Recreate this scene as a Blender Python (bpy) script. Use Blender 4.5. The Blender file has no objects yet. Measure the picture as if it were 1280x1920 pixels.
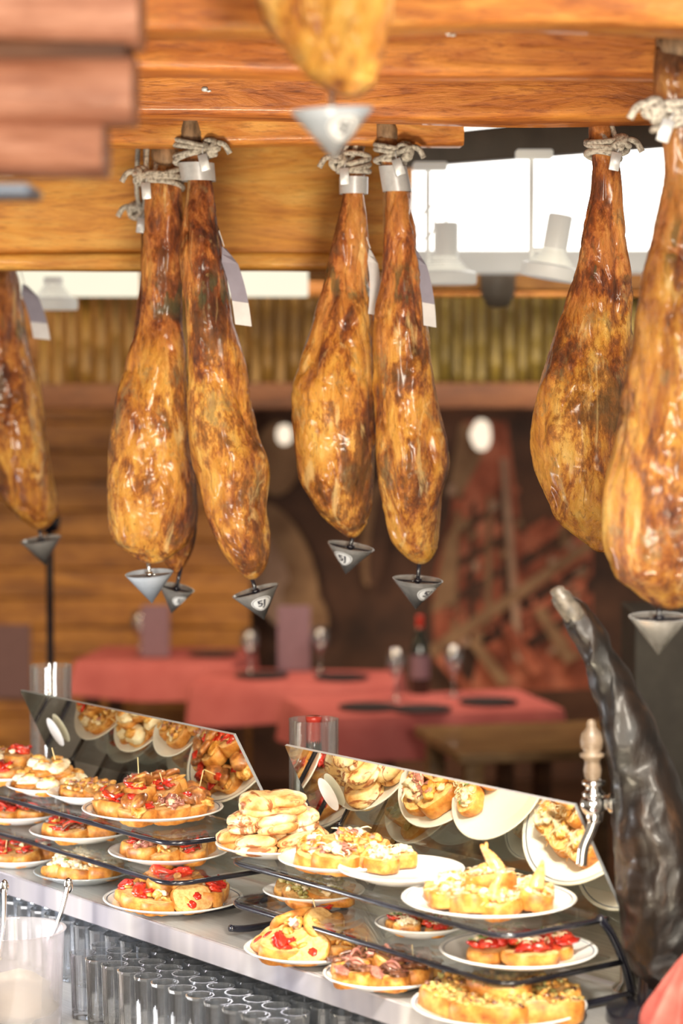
import bpy, bmesh, math, random
from math import sin, cos, pi, radians, sqrt
from mathutils import Vector, Matrix, Euler, noise
random.seed(7)
SC = bpy.context.scene
COL = SC.collection
F = 4500.0; CZ = 2.0; TH = math.atan(270/4500)

# ---------------- camera ----------------
cd = bpy.data.cameras.new("camera"); cam = bpy.data.objects.new("camera", cd); COL.objects.link(cam)
cam.location = (0, 0, CZ); cam.rotation_euler = (pi/2-TH, 0, 0)
cd.sensor_fit = 'VERTICAL'; cd.sensor_height = 36; cd.sensor_width = 24; cd.lens = F/1920*36
cd.clip_start = .05; cd.clip_end = 60
cd.dof.use_dof = True; cd.dof.focus_distance = 4.1; cd.dof.aperture_fstop = 2.8
SC.camera = cam
try:
    SC.view_settings.view_transform = 'Standard'; SC.view_settings.look = 'None'
except Exception: pass

def ray(px, py):
    a = (px-640)/F; b = (960-py)/F
    return Vector((a, cos(TH)+b*sin(TH), -sin(TH)+b*cos(TH)))
def P(px, py, d):
    r = ray(px, py); r = r*(d/r.y); return Vector((r.x, r.y, r.z+CZ))
def G(px, py, z):
    r = ray(px, py); r = r*((z-CZ)/r.z); return Vector((r.x, r.y, z))

AL = radians(52)
C0 = Vector((.176, 3.44, 0))
U = Vector((cos(AL), -sin(AL), 0)); N = Vector((sin(AL), cos(AL), 0))
def C(s, t, z):
    v = C0+U*s+N*t; v.z = z; return v
Z0, Z1, Z2 = 1.05, 1.12, 1.19

# ---------------- materials ----------------
def newmat(name):
    m = bpy.data.materials.new(name); m.use_nodes = True
    nt = m.node_tree; nt.nodes.clear()
    out = nt.nodes.new('ShaderNodeOutputMaterial')
    return m, nt, out
def nd(nt, typ, **kw):
    n = nt.nodes.new(typ)
    for k, v in kw.items():
        if k in n.inputs: n.inputs[k].default_value = v
        else: setattr(n, k, v)
    return n
def ramp(nt, src, stops):
    r = nt.nodes.new('ShaderNodeValToRGB')
    el = r.color_ramp.elements
    while len(el) < len(stops): el.new(.5)
    for e, (p, c) in zip(el, stops):
        e.position = p; e.color = (*c, 1) if len(c) == 3 else c
    nt.links.new(src, r.inputs[0]); return r
def principled(nt, out, **kw):
    b = nt.nodes.new('ShaderNodeBsdfPrincipled')
    for k, v in kw.items():
        k = k.replace('_', ' ')
        if k in b.inputs:
            b.inputs[k].default_value = (*v, 1) if isinstance(v, tuple) and len(v) == 3 else v
    nt.links.new(b.outputs[0], out.inputs[0]); return b
def coords(nt, scale=(1, 1, 1), rnd=True, kind='Object'):
    tc = nt.nodes.new('ShaderNodeTexCoord'); mp = nt.nodes.new('ShaderNodeMapping')
    mp.inputs['Scale'].default_value = scale
    nt.links.new(tc.outputs[kind], mp.inputs[0])
    if rnd:
        oi = nt.nodes.new('ShaderNodeObjectInfo'); mu = nd(nt, 'ShaderNodeMath', operation='MULTIPLY'); mu.inputs[1].default_value = 37.
        nt.links.new(oi.outputs['Random'], mu.inputs[0]); nt.links.new(mu.outputs[0], mp.inputs['Location'])
    return mp.outputs[0]
def mix(nt, fac, a, b, mode='MIX'):
    m = nt.nodes.new('ShaderNodeMix'); m.data_type = 'RGBA'; m.blend_type = mode
    if hasattr(fac, 'links') or hasattr(fac, 'is_linked'): nt.links.new(fac, m.inputs[0])
    else: m.inputs[0].default_value = fac
    for s, i in ((a, 6), (b, 7)):
        if isinstance(s, tuple): m.inputs[i].default_value = (*s, 1)
        else: nt.links.new(s, m.inputs[i])
    return m.outputs[2]
def bump(nt, b, src, strength=.3, dist=.01):
    bp = nd(nt, 'ShaderNodeBump'); bp.inputs['Strength'].default_value = strength; bp.inputs['Distance'].default_value = dist
    nt.links.new(src, bp.inputs['Height']); nt.links.new(bp.outputs[0], b.inputs['Normal'])
def noisetex(nt, vec, scale, detail=5, rough=.55, dist=0.):
    n = nt.nodes.new('ShaderNodeTexNoise'); n.inputs['Scale'].default_value = scale; n.inputs['Detail'].default_value = detail
    n.inputs['Roughness'].default_value = rough; n.inputs['Distortion'].default_value = dist
    nt.links.new(vec, n.inputs['Vector']); return n.outputs['Fac']
def mat_noise(name, stops, scale=20, stretch=(1, 1, 1), rough=.5, bstr=.2, bdist=.003, metallic=0., coat=0., detail=5, dist=0., emit=0.):
    m, nt, out = newmat(name)
    b = principled(nt, out, Roughness=rough, Metallic=metallic, Coat_Weight=coat, Coat_Roughness=.15)
    v = coords(nt, stretch); n = noisetex(nt, v, scale, detail, .6, dist)
    r = ramp(nt, n, stops); nt.links.new(r.outputs[0], b.inputs['Base Color'])
    if emit: nt.links.new(r.outputs[0], b.inputs['Emission Color']); b.inputs['Emission Strength'].default_value = emit
    if bstr: bump(nt, b, n, bstr, bdist)
    return m
def flat(name, c, rough=.5, metallic=0., **kw):
    a = tuple(x*.88 for x in c)
    return mat_noise(name, [(.35, a), (.65, c)], 30, rough=rough, bstr=0, metallic=metallic, **kw)

def ham_mat(name, dark=0., tone=1.):
    m, nt, out = newmat(name)
    b = principled(nt, out, Roughness=.36, Coat_Weight=.4, Coat_Roughness=.18)
    v = coords(nt, (1, 1, .45))
    n1 = noisetex(nt, v, 15, 12, .70, .7)
    r1 = ramp(nt, n1, [(.30+dark, (.12, .035, .01)), (.39+dark, (.42, .14, .02)), (.48+dark, (.68, .30, .038)), (.57+dark, (.80, .43, .075)), (.67+dark, (.89, .58, .17)), (.79+dark, (.95, .77, .40))])
    tc = nt.nodes.new('ShaderNodeTexCoord'); sp = nt.nodes.new('ShaderNodeSeparateXYZ')
    nt.links.new(tc.outputs['Generated'], sp.inputs[0])
    n3 = noisetex(nt, v, 9, 4); ad = nd(nt, 'ShaderNodeMath', operation='MULTIPLY_ADD'); ad.inputs[1].default_value = .7
    nt.links.new(n3, ad.inputs[0]); nt.links.new(sp.outputs[2], ad.inputs[2])
    rz = ramp(nt, ad.outputs[0], [(.84, (0, 0, 0)), (1., (.85, .85, .85))])
    rr = ramp(nt, n1, [(.36, (.22, .06, .018)), (.48, (.58, .20, .05)), (.6, (.76, .34, .09)), (.72, (.90, .58, .27))])
    c = mix(nt, rz.outputs[0], r1.outputs[0], rr.outputs[0])
    # mould / dark crust blotches: large irregular patches with crisp ragged edges
    vb = coords(nt, (1.2, 1.2, .55)); nb = noisetex(nt, vb, 9.5, 15, .75, .3)
    rb2 = ramp(nt, nb, [(.485, (1, 1, 1)), (.52, (.64, .43, .27)), (.555, (.30, .17, .10)), (.63, (.10, .055, .04))])
    c = mix(nt, .9, c, rb2.outputs[0], 'MULTIPLY')
    # grey-green bloom
    ngm = noisetex(nt, coords(nt, (1.1, 1.4, .8)), 13, 12, .74, .2); rgm = ramp(nt, ngm, [(.565, (0, 0, 0)), (.64, (.6, .6, .6))])
    c = mix(nt, rgm.outputs[0], c, (.28, .22, .10))
    v2 = coords(nt, (1, 1, .25)); n2 = noisetex(nt, v2, 85, 7, .76, .8)
    r2 = ramp(nt, n2, [(.36, (.20, .11, .065)), (.46, (1, 1, 1))])
    c = mix(nt, .6, c, r2.outputs[0], 'MULTIPLY')
    n5 = noisetex(nt, coords(nt, (1.3, 1.3, .3)), 16, 7, .62, 1.2); r5 = ramp(nt, n5, [(.60, (0, 0, 0)), (.69, (.65, .65, .65))])
    c = mix(nt, r5.outputs[0], c, (.95, .70, .30))
    rt = ramp(nt, sp.outputs[2], [(.93, (0, 0, 0)), (1., (.7, .7, .7))])
    c = mix(nt, rt.outputs[0], c, (.2, .11, .06))
    ng = noisetex(nt, v2, 38, 2); rg = ramp(nt, ng, [(.54, (0, 0, 0)), (.58, (1, 1, 1))])
    rb = ramp(nt, sp.outputs[2], [(.60, (0, 0, 0)), (.63, (1, 1, 1)), (.68, (1, 1, 1)), (.71, (0, 0, 0))])
    mm = mix(nt, 1., rg.outputs[0], rb.outputs[0], 'MULTIPLY'); mm2 = mix(nt, .6, (0, 0, 0), mm)
    c = mix(nt, mm2, c, (.04, .08, .03))
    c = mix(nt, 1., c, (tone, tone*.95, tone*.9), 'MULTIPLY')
    nt.links.new(c, b.inputs['Base Color'])
    s = nd(nt, 'ShaderNodeMath', operation='ADD'); nt.links.new(n1, s.inputs[0]); nt.links.new(n2, s.inputs[1])
    bump(nt, b, s.outputs[0], .7, .009)
    rro = ramp(nt, nb, [(.4, (.26, .26, .26)), (.6, (.55, .55, .55))]); nt.links.new(rro.outputs[0], b.inputs['Roughness'])
    return m
def wood_mat(name, c1, c2, c3, axis=0, scale=1., rough=.5, coat=.1, dk=.6):
    m, nt, out = newmat(name)
    b = principled(nt, out, Roughness=rough, Coat_Weight=coat)
    st = [14, 14, 14]; st[axis] = 2.4
    v = coords(nt, tuple(x*scale for x in st)); n = noisetex(nt, v, 1.8, 9, .66, .5)
    v2 = coords(nt, (1, 1, 1)); n2 = noisetex(nt, v2, 5, 3, .5, .5)
    st2 = [70, 70, 70]; st2[axis] = 8
    n4 = noisetex(nt, coords(nt, tuple(x*scale for x in st2)), 3, 5, .7)
    r = ramp(nt, n, [(.32, c1), (.48, c2), (.64, c3)])
    r2 = ramp(nt, n2, [(.35, (.66, .56, .5)), (.6, (1, 1, 1))])
    r4 = ramp(nt, n4, [(.38, (.42, .28, .2)), (.48, (1, 1, 1))])
    c = mix(nt, .7, r.outputs[0], r2.outputs[0], 'MULTIPLY'); c = mix(nt, dk, c, r4.outputs[0], 'MULTIPLY')
    nt.links.new(c, b.inputs['Base Color']); bump(nt, b, n, .6, .012)
    return m
def glass_mat(name, tint=(.9, .97, .93), refl=.2, rough=.0, haze=0., rcol=(1, 1, 1), gain=.5):
    m, nt, out = newmat(name)
    t = nd(nt, 'ShaderNodeBsdfTransparent'); t.inputs[0].default_value = (*tint, 1)
    g = nd(nt, 'ShaderNodeBsdfGlossy'); g.inputs['Roughness'].default_value = rough; g.inputs[0].default_value = (*rcol, 1)
    lw = nd(nt, 'ShaderNodeLayerWeight'); lw.inputs[0].default_value = .35
    mr = nd(nt, 'ShaderNodeMapRange'); mr.inputs[3].default_value = refl; mr.inputs[4].default_value = min(1, refl+gain)
    nt.links.new(lw.outputs['Fresnel'], mr.inputs[0])
    ms = nd(nt, 'ShaderNodeMixShader'); nt.links.new(mr.outputs[0], ms.inputs[0]); nt.links.new(t.outputs[0], ms.inputs[1]); nt.links.new(g.outputs[0], ms.inputs[2])
    last = ms
    if haze:
        df = nd(nt, 'ShaderNodeBsdfDiffuse'); df.inputs[0].default_value = (.85, .87, .9, 1)
        m2 = nd(nt, 'ShaderNodeMixShader'); m2.inputs[0].default_value = haze
        nt.links.new(ms.outputs[0], m2.inputs[1]); nt.links.new(df.outputs[0], m2.inputs[2]); last = m2
    nt.links.new(last.outputs[0], out.inputs[0]); return m
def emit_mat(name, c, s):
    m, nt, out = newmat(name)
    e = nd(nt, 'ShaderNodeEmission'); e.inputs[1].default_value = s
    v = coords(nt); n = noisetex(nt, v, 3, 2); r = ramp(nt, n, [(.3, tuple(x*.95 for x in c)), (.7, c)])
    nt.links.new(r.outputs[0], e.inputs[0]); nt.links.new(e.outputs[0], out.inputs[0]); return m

M = {}
M['ham'] = ham_mat('cured_ham_skin'); M['ham_dark'] = ham_mat('darker_ham_skin', .03); M['ham_near_toned'] = ham_mat('toned_down_ham_skin', .03, .60); M['ham_top'] = ham_mat('pale_ham_skin', 0., .86)  # near ham's copy is darkened to offset the strong light on it
M['beam'] = wood_mat('orange_beam_wood', (.34, .09, .014), (.70, .245, .035), (.90, .43, .09), 0, dk=.6)
M['beam_dark'] = wood_mat('red_orange_beam_wood', (.24, .06, .010), (.52, .16, .024), (.76, .30, .055), 0, dk=.65)  # redder beam wood, also darkened to part the beams as shade would
M['board'] = wood_mat('golden_board_wood', (.58, .21, .028), (.86, .39, .06), (.96, .56, .13), 0, .8, dk=.35)
M['beam_near'] = wood_mat('reddish_beam_wood', (.24, .085, .05), (.40, .17, .10), (.54, .27, .18), 0, dk=.4)
M['plank'] = wood_mat('brown_plank_wood', (.17, .06, .010), (.34, .135, .018), (.48, .21, .035), 0, .5, coat=0)
M['darkwood'] = wood_mat('dark_wood', (.05, .018, .008), (.11, .04, .014), (.17, .065, .022), 0, .5, coat=0, rough=.7)
M['tablewood'] = wood_mat('table_wood', (.12, .06, .02), (.22, .12, .04), (.32, .18, .07), 0, .5)
M['floor'] = wood_mat('floor_wood', (.02, .009, .005), (.05, .022, .01), (.09, .04, .018), 0, .4, .4)
M['rope'] = mat_noise('grey_rope', [(.35, (.24, .21, .18)), (.55, (.62, .58, .52))], 160, (1, 1, 1), .9, .8, .002)
M['silver'] = mat_noise('silver_band', [(.3, (.60, .62, .66)), (.7, (.76, .78, .82))], 60, rough=.35, metallic=.3, bstr=.1)
M['hoof'] = mat_noise('dark_trotter', [(.35, (.10, .06, .035)), (.65, (.42, .26, .15))], 60, (1, 1, .4), .55, .6, .005)
M['cone'] = mat_noise('brushed_metal_cup', [(.3, (.42, .41, .39)), (.7, (.72, .70, .67))], 40, (1, 1, .1), .24, .05, .001, metallic=.6)
M['cone_light'] = mat_noise('light_metal_cup', [(.3, (.56, .63, .72)), (.7, (.68, .75, .84))], 50, rough=.25, bstr=0, metallic=.2)
M['sticker'] = flat('white_sticker', (.93, .94, .95), .5); M['ink'] = flat('grey_ink', (.04, .04, .06), .6)
M['tag'] = flat('mauve_card', (.36, .34, .43), .6); M['tagw'] = flat('white_card', (.86, .85, .87), .6)
M['white'] = mat_noise('white_porcelain', [(.3, (.82, .81, .78)), (.7, (.88, .87, .84))], 10, rough=.12, bstr=0, coat=.5)
M['rimline'] = flat('navy_rim_line', (.08, .1, .16), .3)
M['teal'] = glass_mat('teal_glass', (.55, .8, .78), .25, .03, .25)
M['crumb'] = mat_noise('bread_crumb', [(.3, (.56, .25, .06)), (.6, (.80, .50, .20))], 120, rough=.8, bstr=.5)
M['crust'] = mat_noise('bread_crust', [(.3, (.28, .08, .012)), (.5, (.58, .22, .035)), (.7, (.78, .42, .11))], 50, rough=.45, bstr=.3)
M['red'] = mat_noise('red_pepper', [(.3, (.33, .012, .006)), (.55, (.62, .03, .015)), (.74, (.82, .14, .035))], 45, rough=.2, bstr=.3, coat=.5)
M['yellow'] = mat_noise('omelette', [(.30, (.09, .035, .010)), (.42, (.30, .14, .03)), (.56, (.58, .34, .07)), (.72, (.80, .62, .26))], 85, rough=.4, bstr=.7, bdist=.006, coat=.3)
M['golden'] = mat_noise('golden_topping', [(.3, (.24, .07, .01)), (.45, (.60, .25, .035)), (.65, (.86, .56, .17))], 90, rough=.4, bstr=.6, bdist=.006, coat=.3)
M['cream'] = mat_noise('pale_cream_topping', [(.3, (.70, .46, .20)), (.6, (.92, .83, .62))], 80, rough=.5, bstr=.5, bdist=.005)
M['brown'] = mat_noise('brown_anchovy', [(.3, (.04, .016, .01)), (.55, (.17, .06, .028)), (.75, (.38, .18, .09))], 70, (1, 1, 1), .25, .5, .004, coat=.4)
M['rosy'] = mat_noise('rosy_anchovy', [(.3, (.22, .06, .045)), (.6, (.55, .23, .17))], 60, rough=.3, bstr=.4, coat=.4)
M['mush'] = mat_noise('mushroom_brown', [(.3, (.10, .03, .01)), (.5, (.38, .13, .03)), (.7, (.72, .36, .10))], 55, rough=.35, bstr=.6, bdist=.005, coat=.4)
M['green'] = mat_noise('green_paste', [(.3, (.15, .12, .03)), (.5, (.40, .34, .10)), (.7, (.7, .62, .32))], 110, rough=.5, bstr=.7, bdist=.005)
M['herb'] = flat('green_herb', (.12, .28, .04), .5)
M['pick'] = flat('toothpick_wood', (.85, .65, .32), .6)
M['shrimp'] = mat_noise('orange_shrimp', [(.3, (.62, .20, .035)), (.6, (.90, .56, .18))], 60, (1, 1, 3), .3, .4, coat=.5)
m, nt, out = newmat('grilled_bun'); b = principled(nt, out, Roughness=.5)
v = coords(nt, (1, 1, 1)); n = noisetex(nt, v, 24, 6); r = ramp(nt, n, [(.34, (.56, .24, .055)), (.5, (.86, .58, .26)), (.66, (.95, .84, .60))])
n2 = noisetex(nt, coords(nt, (1, 2.6, 1.5)), 24, 5, .6, 1.)
rw = ramp(nt, n2, [(.52, (0, 0, 0)), (.60, (.92, .92, .92))])
c = mix(nt, rw.outputs[0], r.outputs[0], (.28, .07, .014)); nt.links.new(c, b.inputs['Base Color']); bump(nt, b, n, .4, .004); M['bun'] = m
M['steel'] = mat_noise('brushed_steel', [(.3, (.44, .42, .41)), (.7, (.60, .58, .56))], 12, (1, 30, 30), .28, .06, .001, metallic=.5)
M['steel_trim'] = mat_noise('bright_steel_edge', [(.32, (.20, .19, .24)), (.46, (.52, .49, .54)), (.56, (.62, .58, .60)), (.68, (.95, .90, .88))], 7, (1, .1, .1), .25, 0, .001, metallic=.55, detail=3)
M['chrome'] = mat_noise('chrome', [(.3, (.7, .68, .66)), (.7, (.85, .83, .8))], 12, rough=.15, bstr=0, metallic=1.)
M['black'] = mat_noise('black_enamel', [(.3, (.008, .008, .014)), (.7, (.02, .02, .032))], 20, rough=.2, bstr=0, coat=.5)
M['blackbody'] = flat('dark_cabinet', (.03, .025, .03), .5)
M['mirror'] = glass_mat('mirrored_glass_guard', (.5, .5, .45), .92, .0, 0, (1, .96, .82), .08)
M['shelfglass'] = glass_mat('shelf_glass', (.96, .98, .98), .05, gain=.4)
M['edge'] = glass_mat('green_glass_edge', (.5, .85, .7), .4, .2, .35)
M['drink'] = glass_mat('clear_drinking_glass', (.95, .97, 1.), .13, .02, 0.025, gain=.85)
M['tube'] = glass_mat('clear_tube_glass', (.96, .96, .96), .08, .02, .03, gain=.5)
M['tub'] = glass_mat('frosted_tub', (.90, .86, .87), .08, .15, .20)
M['redcloth'] = mat_noise('red_tablecloth', [(.3, (.38, .075, .07)), (.7, (.50, .125, .115))], 6, rough=.8, bstr=.2)
M['pink'] = mat_noise('pink_cloth', [(.3, (.48, .07, .055)), (.7, (.72, .20, .16))], 18, rough=.7, bstr=.3)
M['bottle'] = mat_noise('dark_bottle_glass', [(.3, (.006, .008, .006)), (.7, (.02, .02, .015))], 10, rough=.1, bstr=0, coat=.5)
M['foil'] = mat_noise('red_foil', [(.3, (.45, .03, .02)), (.7, (.65, .07, .04))], 10, rough=.25, bstr=0, coat=.4)
M['white_glow'] = mat_noise('glowing_white_enamel', [(.3, (.80, .78, .70)), (.7, (.86, .84, .77))], 10, rough=.35, bstr=0, emit=.35)  # faint emission makes the enamel look lit from the front
M['greymetal'] = mat_noise('grey_track_metal', [(.3, (.13, .105, .08)), (.7, (.18, .15, .12))], 8, rough=.5, bstr=.05)
M['greywall'] = mat_noise('dark_grey_plaster', [(.3, (.05, .042, .034)), (.7, (.08, .07, .055))], 12, rough=.7, bstr=.1)
M['plaster'] = mat_noise('cream_plaster', [(.3, (.75, .68, .5)), (.7, (.85, .8, .64))], 6, rough=.7, bstr=.1)
M['bamboo'] = mat_noise('bamboo_cane', [(.25, (.045, .022, .003)), (.5, (.15, .08, .012)), (.75, (.27, .155, .03))], 7, (8, 8, .7), .55, .1)
M['bamboo_g'] = mat_noise('green_bamboo_cane', [(.25, (.036, .027, .003)), (.5, (.115, .082, .011)), (.75, (.22, .16, .025))], 7, (8, 8, .7), .55, .1)
M['blackham'] = mat_noise('black_cured_ham', [(.42, (.004, .0025, .002)), (.57, (.014, .007, .004)), (.67, (.055, .026, .012)), (.79, (.18, .10, .05))], 16, (1, 1, .5), .38, .7, .009, coat=.18, dist=.5, detail=12)
M['handle'] = mat_noise('worn_tap_handle', [(.3, (.12, .08, .055)), (.7, (.24, .175, .12))], 40, rough=.4, bstr=.1)
M['soffit_glow'] = emit_mat('luminous_soffit', (1, .97, .9), 3.4)
M['strip_light'] = emit_mat('luminous_strip', (1, .93, .72), 1.1)
M['hot'] = emit_mat('warm_glow', (1, .82, .62), 1.3)
M['menu'] = flat('mauve_menu_card', (.20, .11, .14), .6)
M['mural_base'] = mat_noise('mural_dark', [(.3, (.035, .013, .007)), (.7, (.15, .06, .03))], 3, rough=.7, bstr=0)
M['mural_red'] = mat_noise('mural_red', [(.35, (.18, .04, .018)), (.5, (.44, .11, .055)), (.7, (.68, .24, .14))], 9, (1, 1, .6), .7, 0)
M['mural_tan'] = mat_noise('mural_tan', [(.3, (.18, .085, .04)), (.7, (.40, .23, .12))], 6, rough=.7, bstr=0)
M['mural_pale'] = mat_noise('mural_pale', [(.3, (.30, .16, .10)), (.7, (.52, .33, .23))], 5, rough=.7, bstr=0)

# ---------------- mesh helpers ----------------
class MB:
    def __init__(s): s.v = []; s.f = []; s.m = []
    def add(s, vs, fs, mi=0):
        o = len(s.v); s.v += [tuple(v) for v in vs]
        for f in fs: s.f.append([i+o for i in f]); s.m.append(int(mi))
    def xf(s, mat):
        s.v = [tuple(mat @ Vector(v)) for v in s.v]; return s
def obj(name, mb, mats, parent=None, loc=(0, 0, 0), rot=(0, 0, 0), smooth=True, label=None, cat=None, sharp=None, **props):
    me = bpy.data.meshes.new(name); me.from_pydata(mb.v, [], mb.f)
    if not isinstance(mats, (list, tuple)): mats = [mats]
    for mm in mats: me.materials.append(mm)
    me.polygons.foreach_set('material_index', mb.m)
    me.polygons.foreach_set('use_smooth', [smooth]*len(mb.f)); me.update()
    bm = bmesh.new(); bm.from_mesh(me); bmesh.ops.recalc_face_normals(bm, faces=bm.faces)
    if sharp:
        for e in bm.edges:
            if len(e.link_faces) == 2 and e.calc_face_angle(0) > radians(sharp): e.smooth = False
    bm.to_mesh(me); bm.free()
    ob = bpy.data.objects.new(name, me); COL.objects.link(ob)
    ob.location = loc; ob.rotation_euler = rot
    if parent: ob.parent = parent
    if label: ob['label'] = label
    if cat: ob['category'] = cat
    for k, v in props.items(): ob[k] = v
    return ob
def empty(name, loc, label, cat, rot=(0, 0, 0), **props):
    e = bpy.data.objects.new(name, None); COL.objects.link(e); e.location = loc; e.rotation_euler = rot
    e.empty_display_size = .05; e['label'] = label; e['category'] = cat
    for k, v in props.items(): e[k] = v
    return e
def lathe(prof, seg=32, mi=0, mb=None, mis=None):
    mb = mb or MB(); vs = []; rings = []
    for (r, z) in prof:
        if r < 1e-6: rings.append([len(vs)]); vs.append((0, 0, z))
        else:
            rings.append(list(range(len(vs), len(vs)+seg)))
            vs += [(r*cos(2*pi*i/seg), r*sin(2*pi*i/seg), z) for i in range(seg)]
    for k in range(len(rings)-1):
        a, b = rings[k], rings[k+1]; fs = []
        for i in range(seg):
            j = (i+1) % seg
            if len(a) == 1 and len(b) == 1: continue
            if len(a) == 1: fs.append([a[0], b[i], b[j]])
            elif len(b) == 1: fs.append([a[i], a[j], b[0]])
            else: fs.append([a[i], a[j], b[j], b[i]])
        if k == 0: mb.add(vs, fs, mis[k] if mis else mi); off = len(mb.v)-len(vs)
        else:
            for f in fs: mb.f.append([x+off for x in f]); mb.m.append(mis[k] if mis else mi)
    return mb
def loft(rings, mi=0, mb=None, caps=True, closed=False):
    mb = mb or MB(); n = len(rings[0]); vs = [p for r in rings for p in r]; fs = []
    K = len(rings)
    for k in range(K if closed else K-1):
        a = k*n; b = ((k+1) % K)*n
        for i in range(n): j = (i+1) % n; fs.append([a+i, a+j, b+j, b+i])
    if caps and not closed:
        for k in (0, K-1):
            c = sum((Vector(p) for p in rings[k]), Vector())/n; vs.append(tuple(c)); ci = len(vs)-1
            for i in range(n):
                j = (i+1) % n; fs.append([k*n+i, k*n+j, ci])
    mb.add(vs, fs, mi); return mb
def tube(path, r, seg=8, mi=0, mb=None, closed=False, caps=True):
    path = [Vector(p) for p in path]; n = len(path); rings = []
    up = Vector((0, 0, 1)); prev = None
    for i, p in enumerate(path):
        if closed: t = path[(i+1) % n]-path[i-1]
        else: t = path[min(i+1, n-1)]-path[max(i-1, 0)]
        t.normalize()
        if prev is None:
            a = up if abs(t.dot(up)) < .9 else Vector((1, 0, 0)); nn = t.cross(a).normalized()
        else: nn = (prev-t*prev.dot(t)).normalized()
        prev = nn; bb = t.cross(nn)
        rr = r[i] if isinstance(r, (list, tuple)) else r
        rings.append([tuple(p+(nn*cos(2*pi*k/seg)+bb*sin(2*pi*k/seg))*rr) for k in range(seg)])
    return loft(rings, mi, mb, caps, closed)
def smoothpath(pts, n=8):
    pts = [Vector(p) for p in pts]; out = []
    for i in range(len(pts)-1):
        p0 = pts[max(i-1, 0)]; p1 = pts[i]; p2 = pts[i+1]; p3 = pts[min(i+2, len(pts)-1)]
        for k in range(n):
            t = k/n; out.append(.5*((2*p1)+(p2-p0)*t+(2*p0-5*p1+4*p2-p3)*t*t+(3*p1-p0-3*p2+p3)*t**3))
    out.append(pts[-1]); return out
def rrect(w, h, r, k=3):
    pts = []
    for cx, cy, a0 in ((w/2-r, h/2-r, 0), (-w/2+r, h/2-r, 90), (-w/2+r, -h/2+r, 180), (w/2-r, -h/2+r, 270)):
        for i in range(k+1):
            a = radians(a0+90*i/k); pts.append((cx+r*cos(a), cy+r*sin(a)))
    return pts
def bar(L, w, h, r=.008, n=24, wob=.0, seed=0, mb=None, mi=0):
    rings = []; sec = rrect(w, h, r)
    for k in range(n+1):
        x = -L/2+L*k/n; ring = []
        for (a, b) in sec:
            d = noise.noise(Vector((x*2.5, a*6+seed, b*6)))*wob if wob else 0
            ring.append((x, a+d, b+d*.8))
        rings.append(ring)
    return loft(rings, mi, mb)
def bx(x0, x1, y0, y1, z0, z1, bev=.004, mb=None, mi=0):
    mb = mb or MB(); w = x1-x0; h = y1-y0; d = z1-z0; bev = min(bev, w*.3, h*.3, d*.3)
    cx, cy = (x0+x1)/2, (y0+y1)/2; rings = []
    for z, i in ((z0, bev), (z0+bev, 0), (z1-bev, 0), (z1, bev)):
        rings.append([(cx+a, cy+b, z) for a, b in rrect(w-2*i, h-2*i, max(bev-i*.7, bev*.3), 2)])
    return loft(rings, mi, mb)
def ico(n):
    b_ = bmesh.new(); bmesh.ops.create_icosphere(b_, subdivisions=n, radius=1); b_.verts.ensure_lookup_table()
    r_ = ([v.co.copy() for v in b_.verts], [[v.index for v in f.verts] for f in b_.faces]); b_.free(); return r_
ICO_V, ICO_F = ico(3); ICO2_V, ICO2_F = ico(2)
def blob(mb, c, r, amp=.2, freq=1.5, mi=0, rot=None, hi=True, seed=None):
    seed = random.random()*50 if seed is None else seed
    V, Fa = (ICO_V, ICO_F) if hi else (ICO2_V, ICO2_F); vs = []; R = Euler(rot).to_matrix() if rot else None
    for v in V:
        k = 1+amp*noise.noise(v*freq+Vector((seed, seed*.7, 3)))+amp*.5*noise.noise(v*freq*2.7+Vector((seed, 1, 3)))
        p = Vector((v.x*r[0]*k, v.y*r[1]*k, v.z*r[2]*k))
        if R: p = R @ p
        vs.append(p+Vector(c))
    mb.add(vs, Fa, mi)

# ---------------- room shell ----------------
def struct(name, mb, mat, label, **k): return obj(name, mb, mat, label=label, cat=name.split('_')[0], kind='structure', smooth=False, **k)
struct('floor', bx(-4.1, 3.6, -1, 12.2, -.1, 0), M['floor'], "dark brown wooden floor of the tapas bar")
struct('ceiling', bx(-4.1, 3.6, 1.5, 12.2, 2.95, 3.05), M['darkwood'], "dark wooden ceiling above the beams")
mb = MB()
for i in range(22):
    z = i*.135; bx(-4.0, -.42, 11.0, 11.04, z, z+.13, .004, mb)
struct('wall_left', mb, M['plank'], "brown wall panelled in horizontal wooden planks")
struct('wall_back', bx(-4.1, 3.6, 12.0, 12.1, 0, 2.95), M['mural_base'], "dark back wall of the dining room")
struct('wall_right', bx(P(1192, 900, 6).x, P(1192, 900, 6).x+.8, 6.0, 6.3, 0, P(1190, 1150, 6).z), M['greywall'], "dark grey plastered low partition wall")

# ---------------- beams ----------------
def beam(yf, z0, h, ang, x0=-1.6, x1=1.6, mat='beam', thick=.11):
    L = x1-x0; cx = (x0+x1)/2
    mb = bar(L, thick, h, .014, 60, .016, yf*7)
    a = radians(ang)
    return obj('ceiling_beam', mb, M[mat], loc=(cx, yf+thick/2+math.tan(a)*cx, z0+h/2), rot=(0, 0, a), label="orange-brown varnished wooden ceiling beam with visible grain", cat='beam', sharp=50, group="parallel ceiling beams")
beam(2.98, 2.42, .53, 4, thick=.10); beam(3.46, 2.42, .53, 5, mat='beam_dark', thick=.12); beam(4.06, 2.42, .53, 3.5, mat='beam_dark', thick=.12)
beam(4.55, 2.42, .53, 2, -2.2, .23); beam(5.42, 2.44, .5, 0, -2.2, .1); beam(2.66, 2.78, .17, 0, -1.2, 1.2)
bz0 = P(300, 476, 5.0).z; bz1 = 2.95
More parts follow.
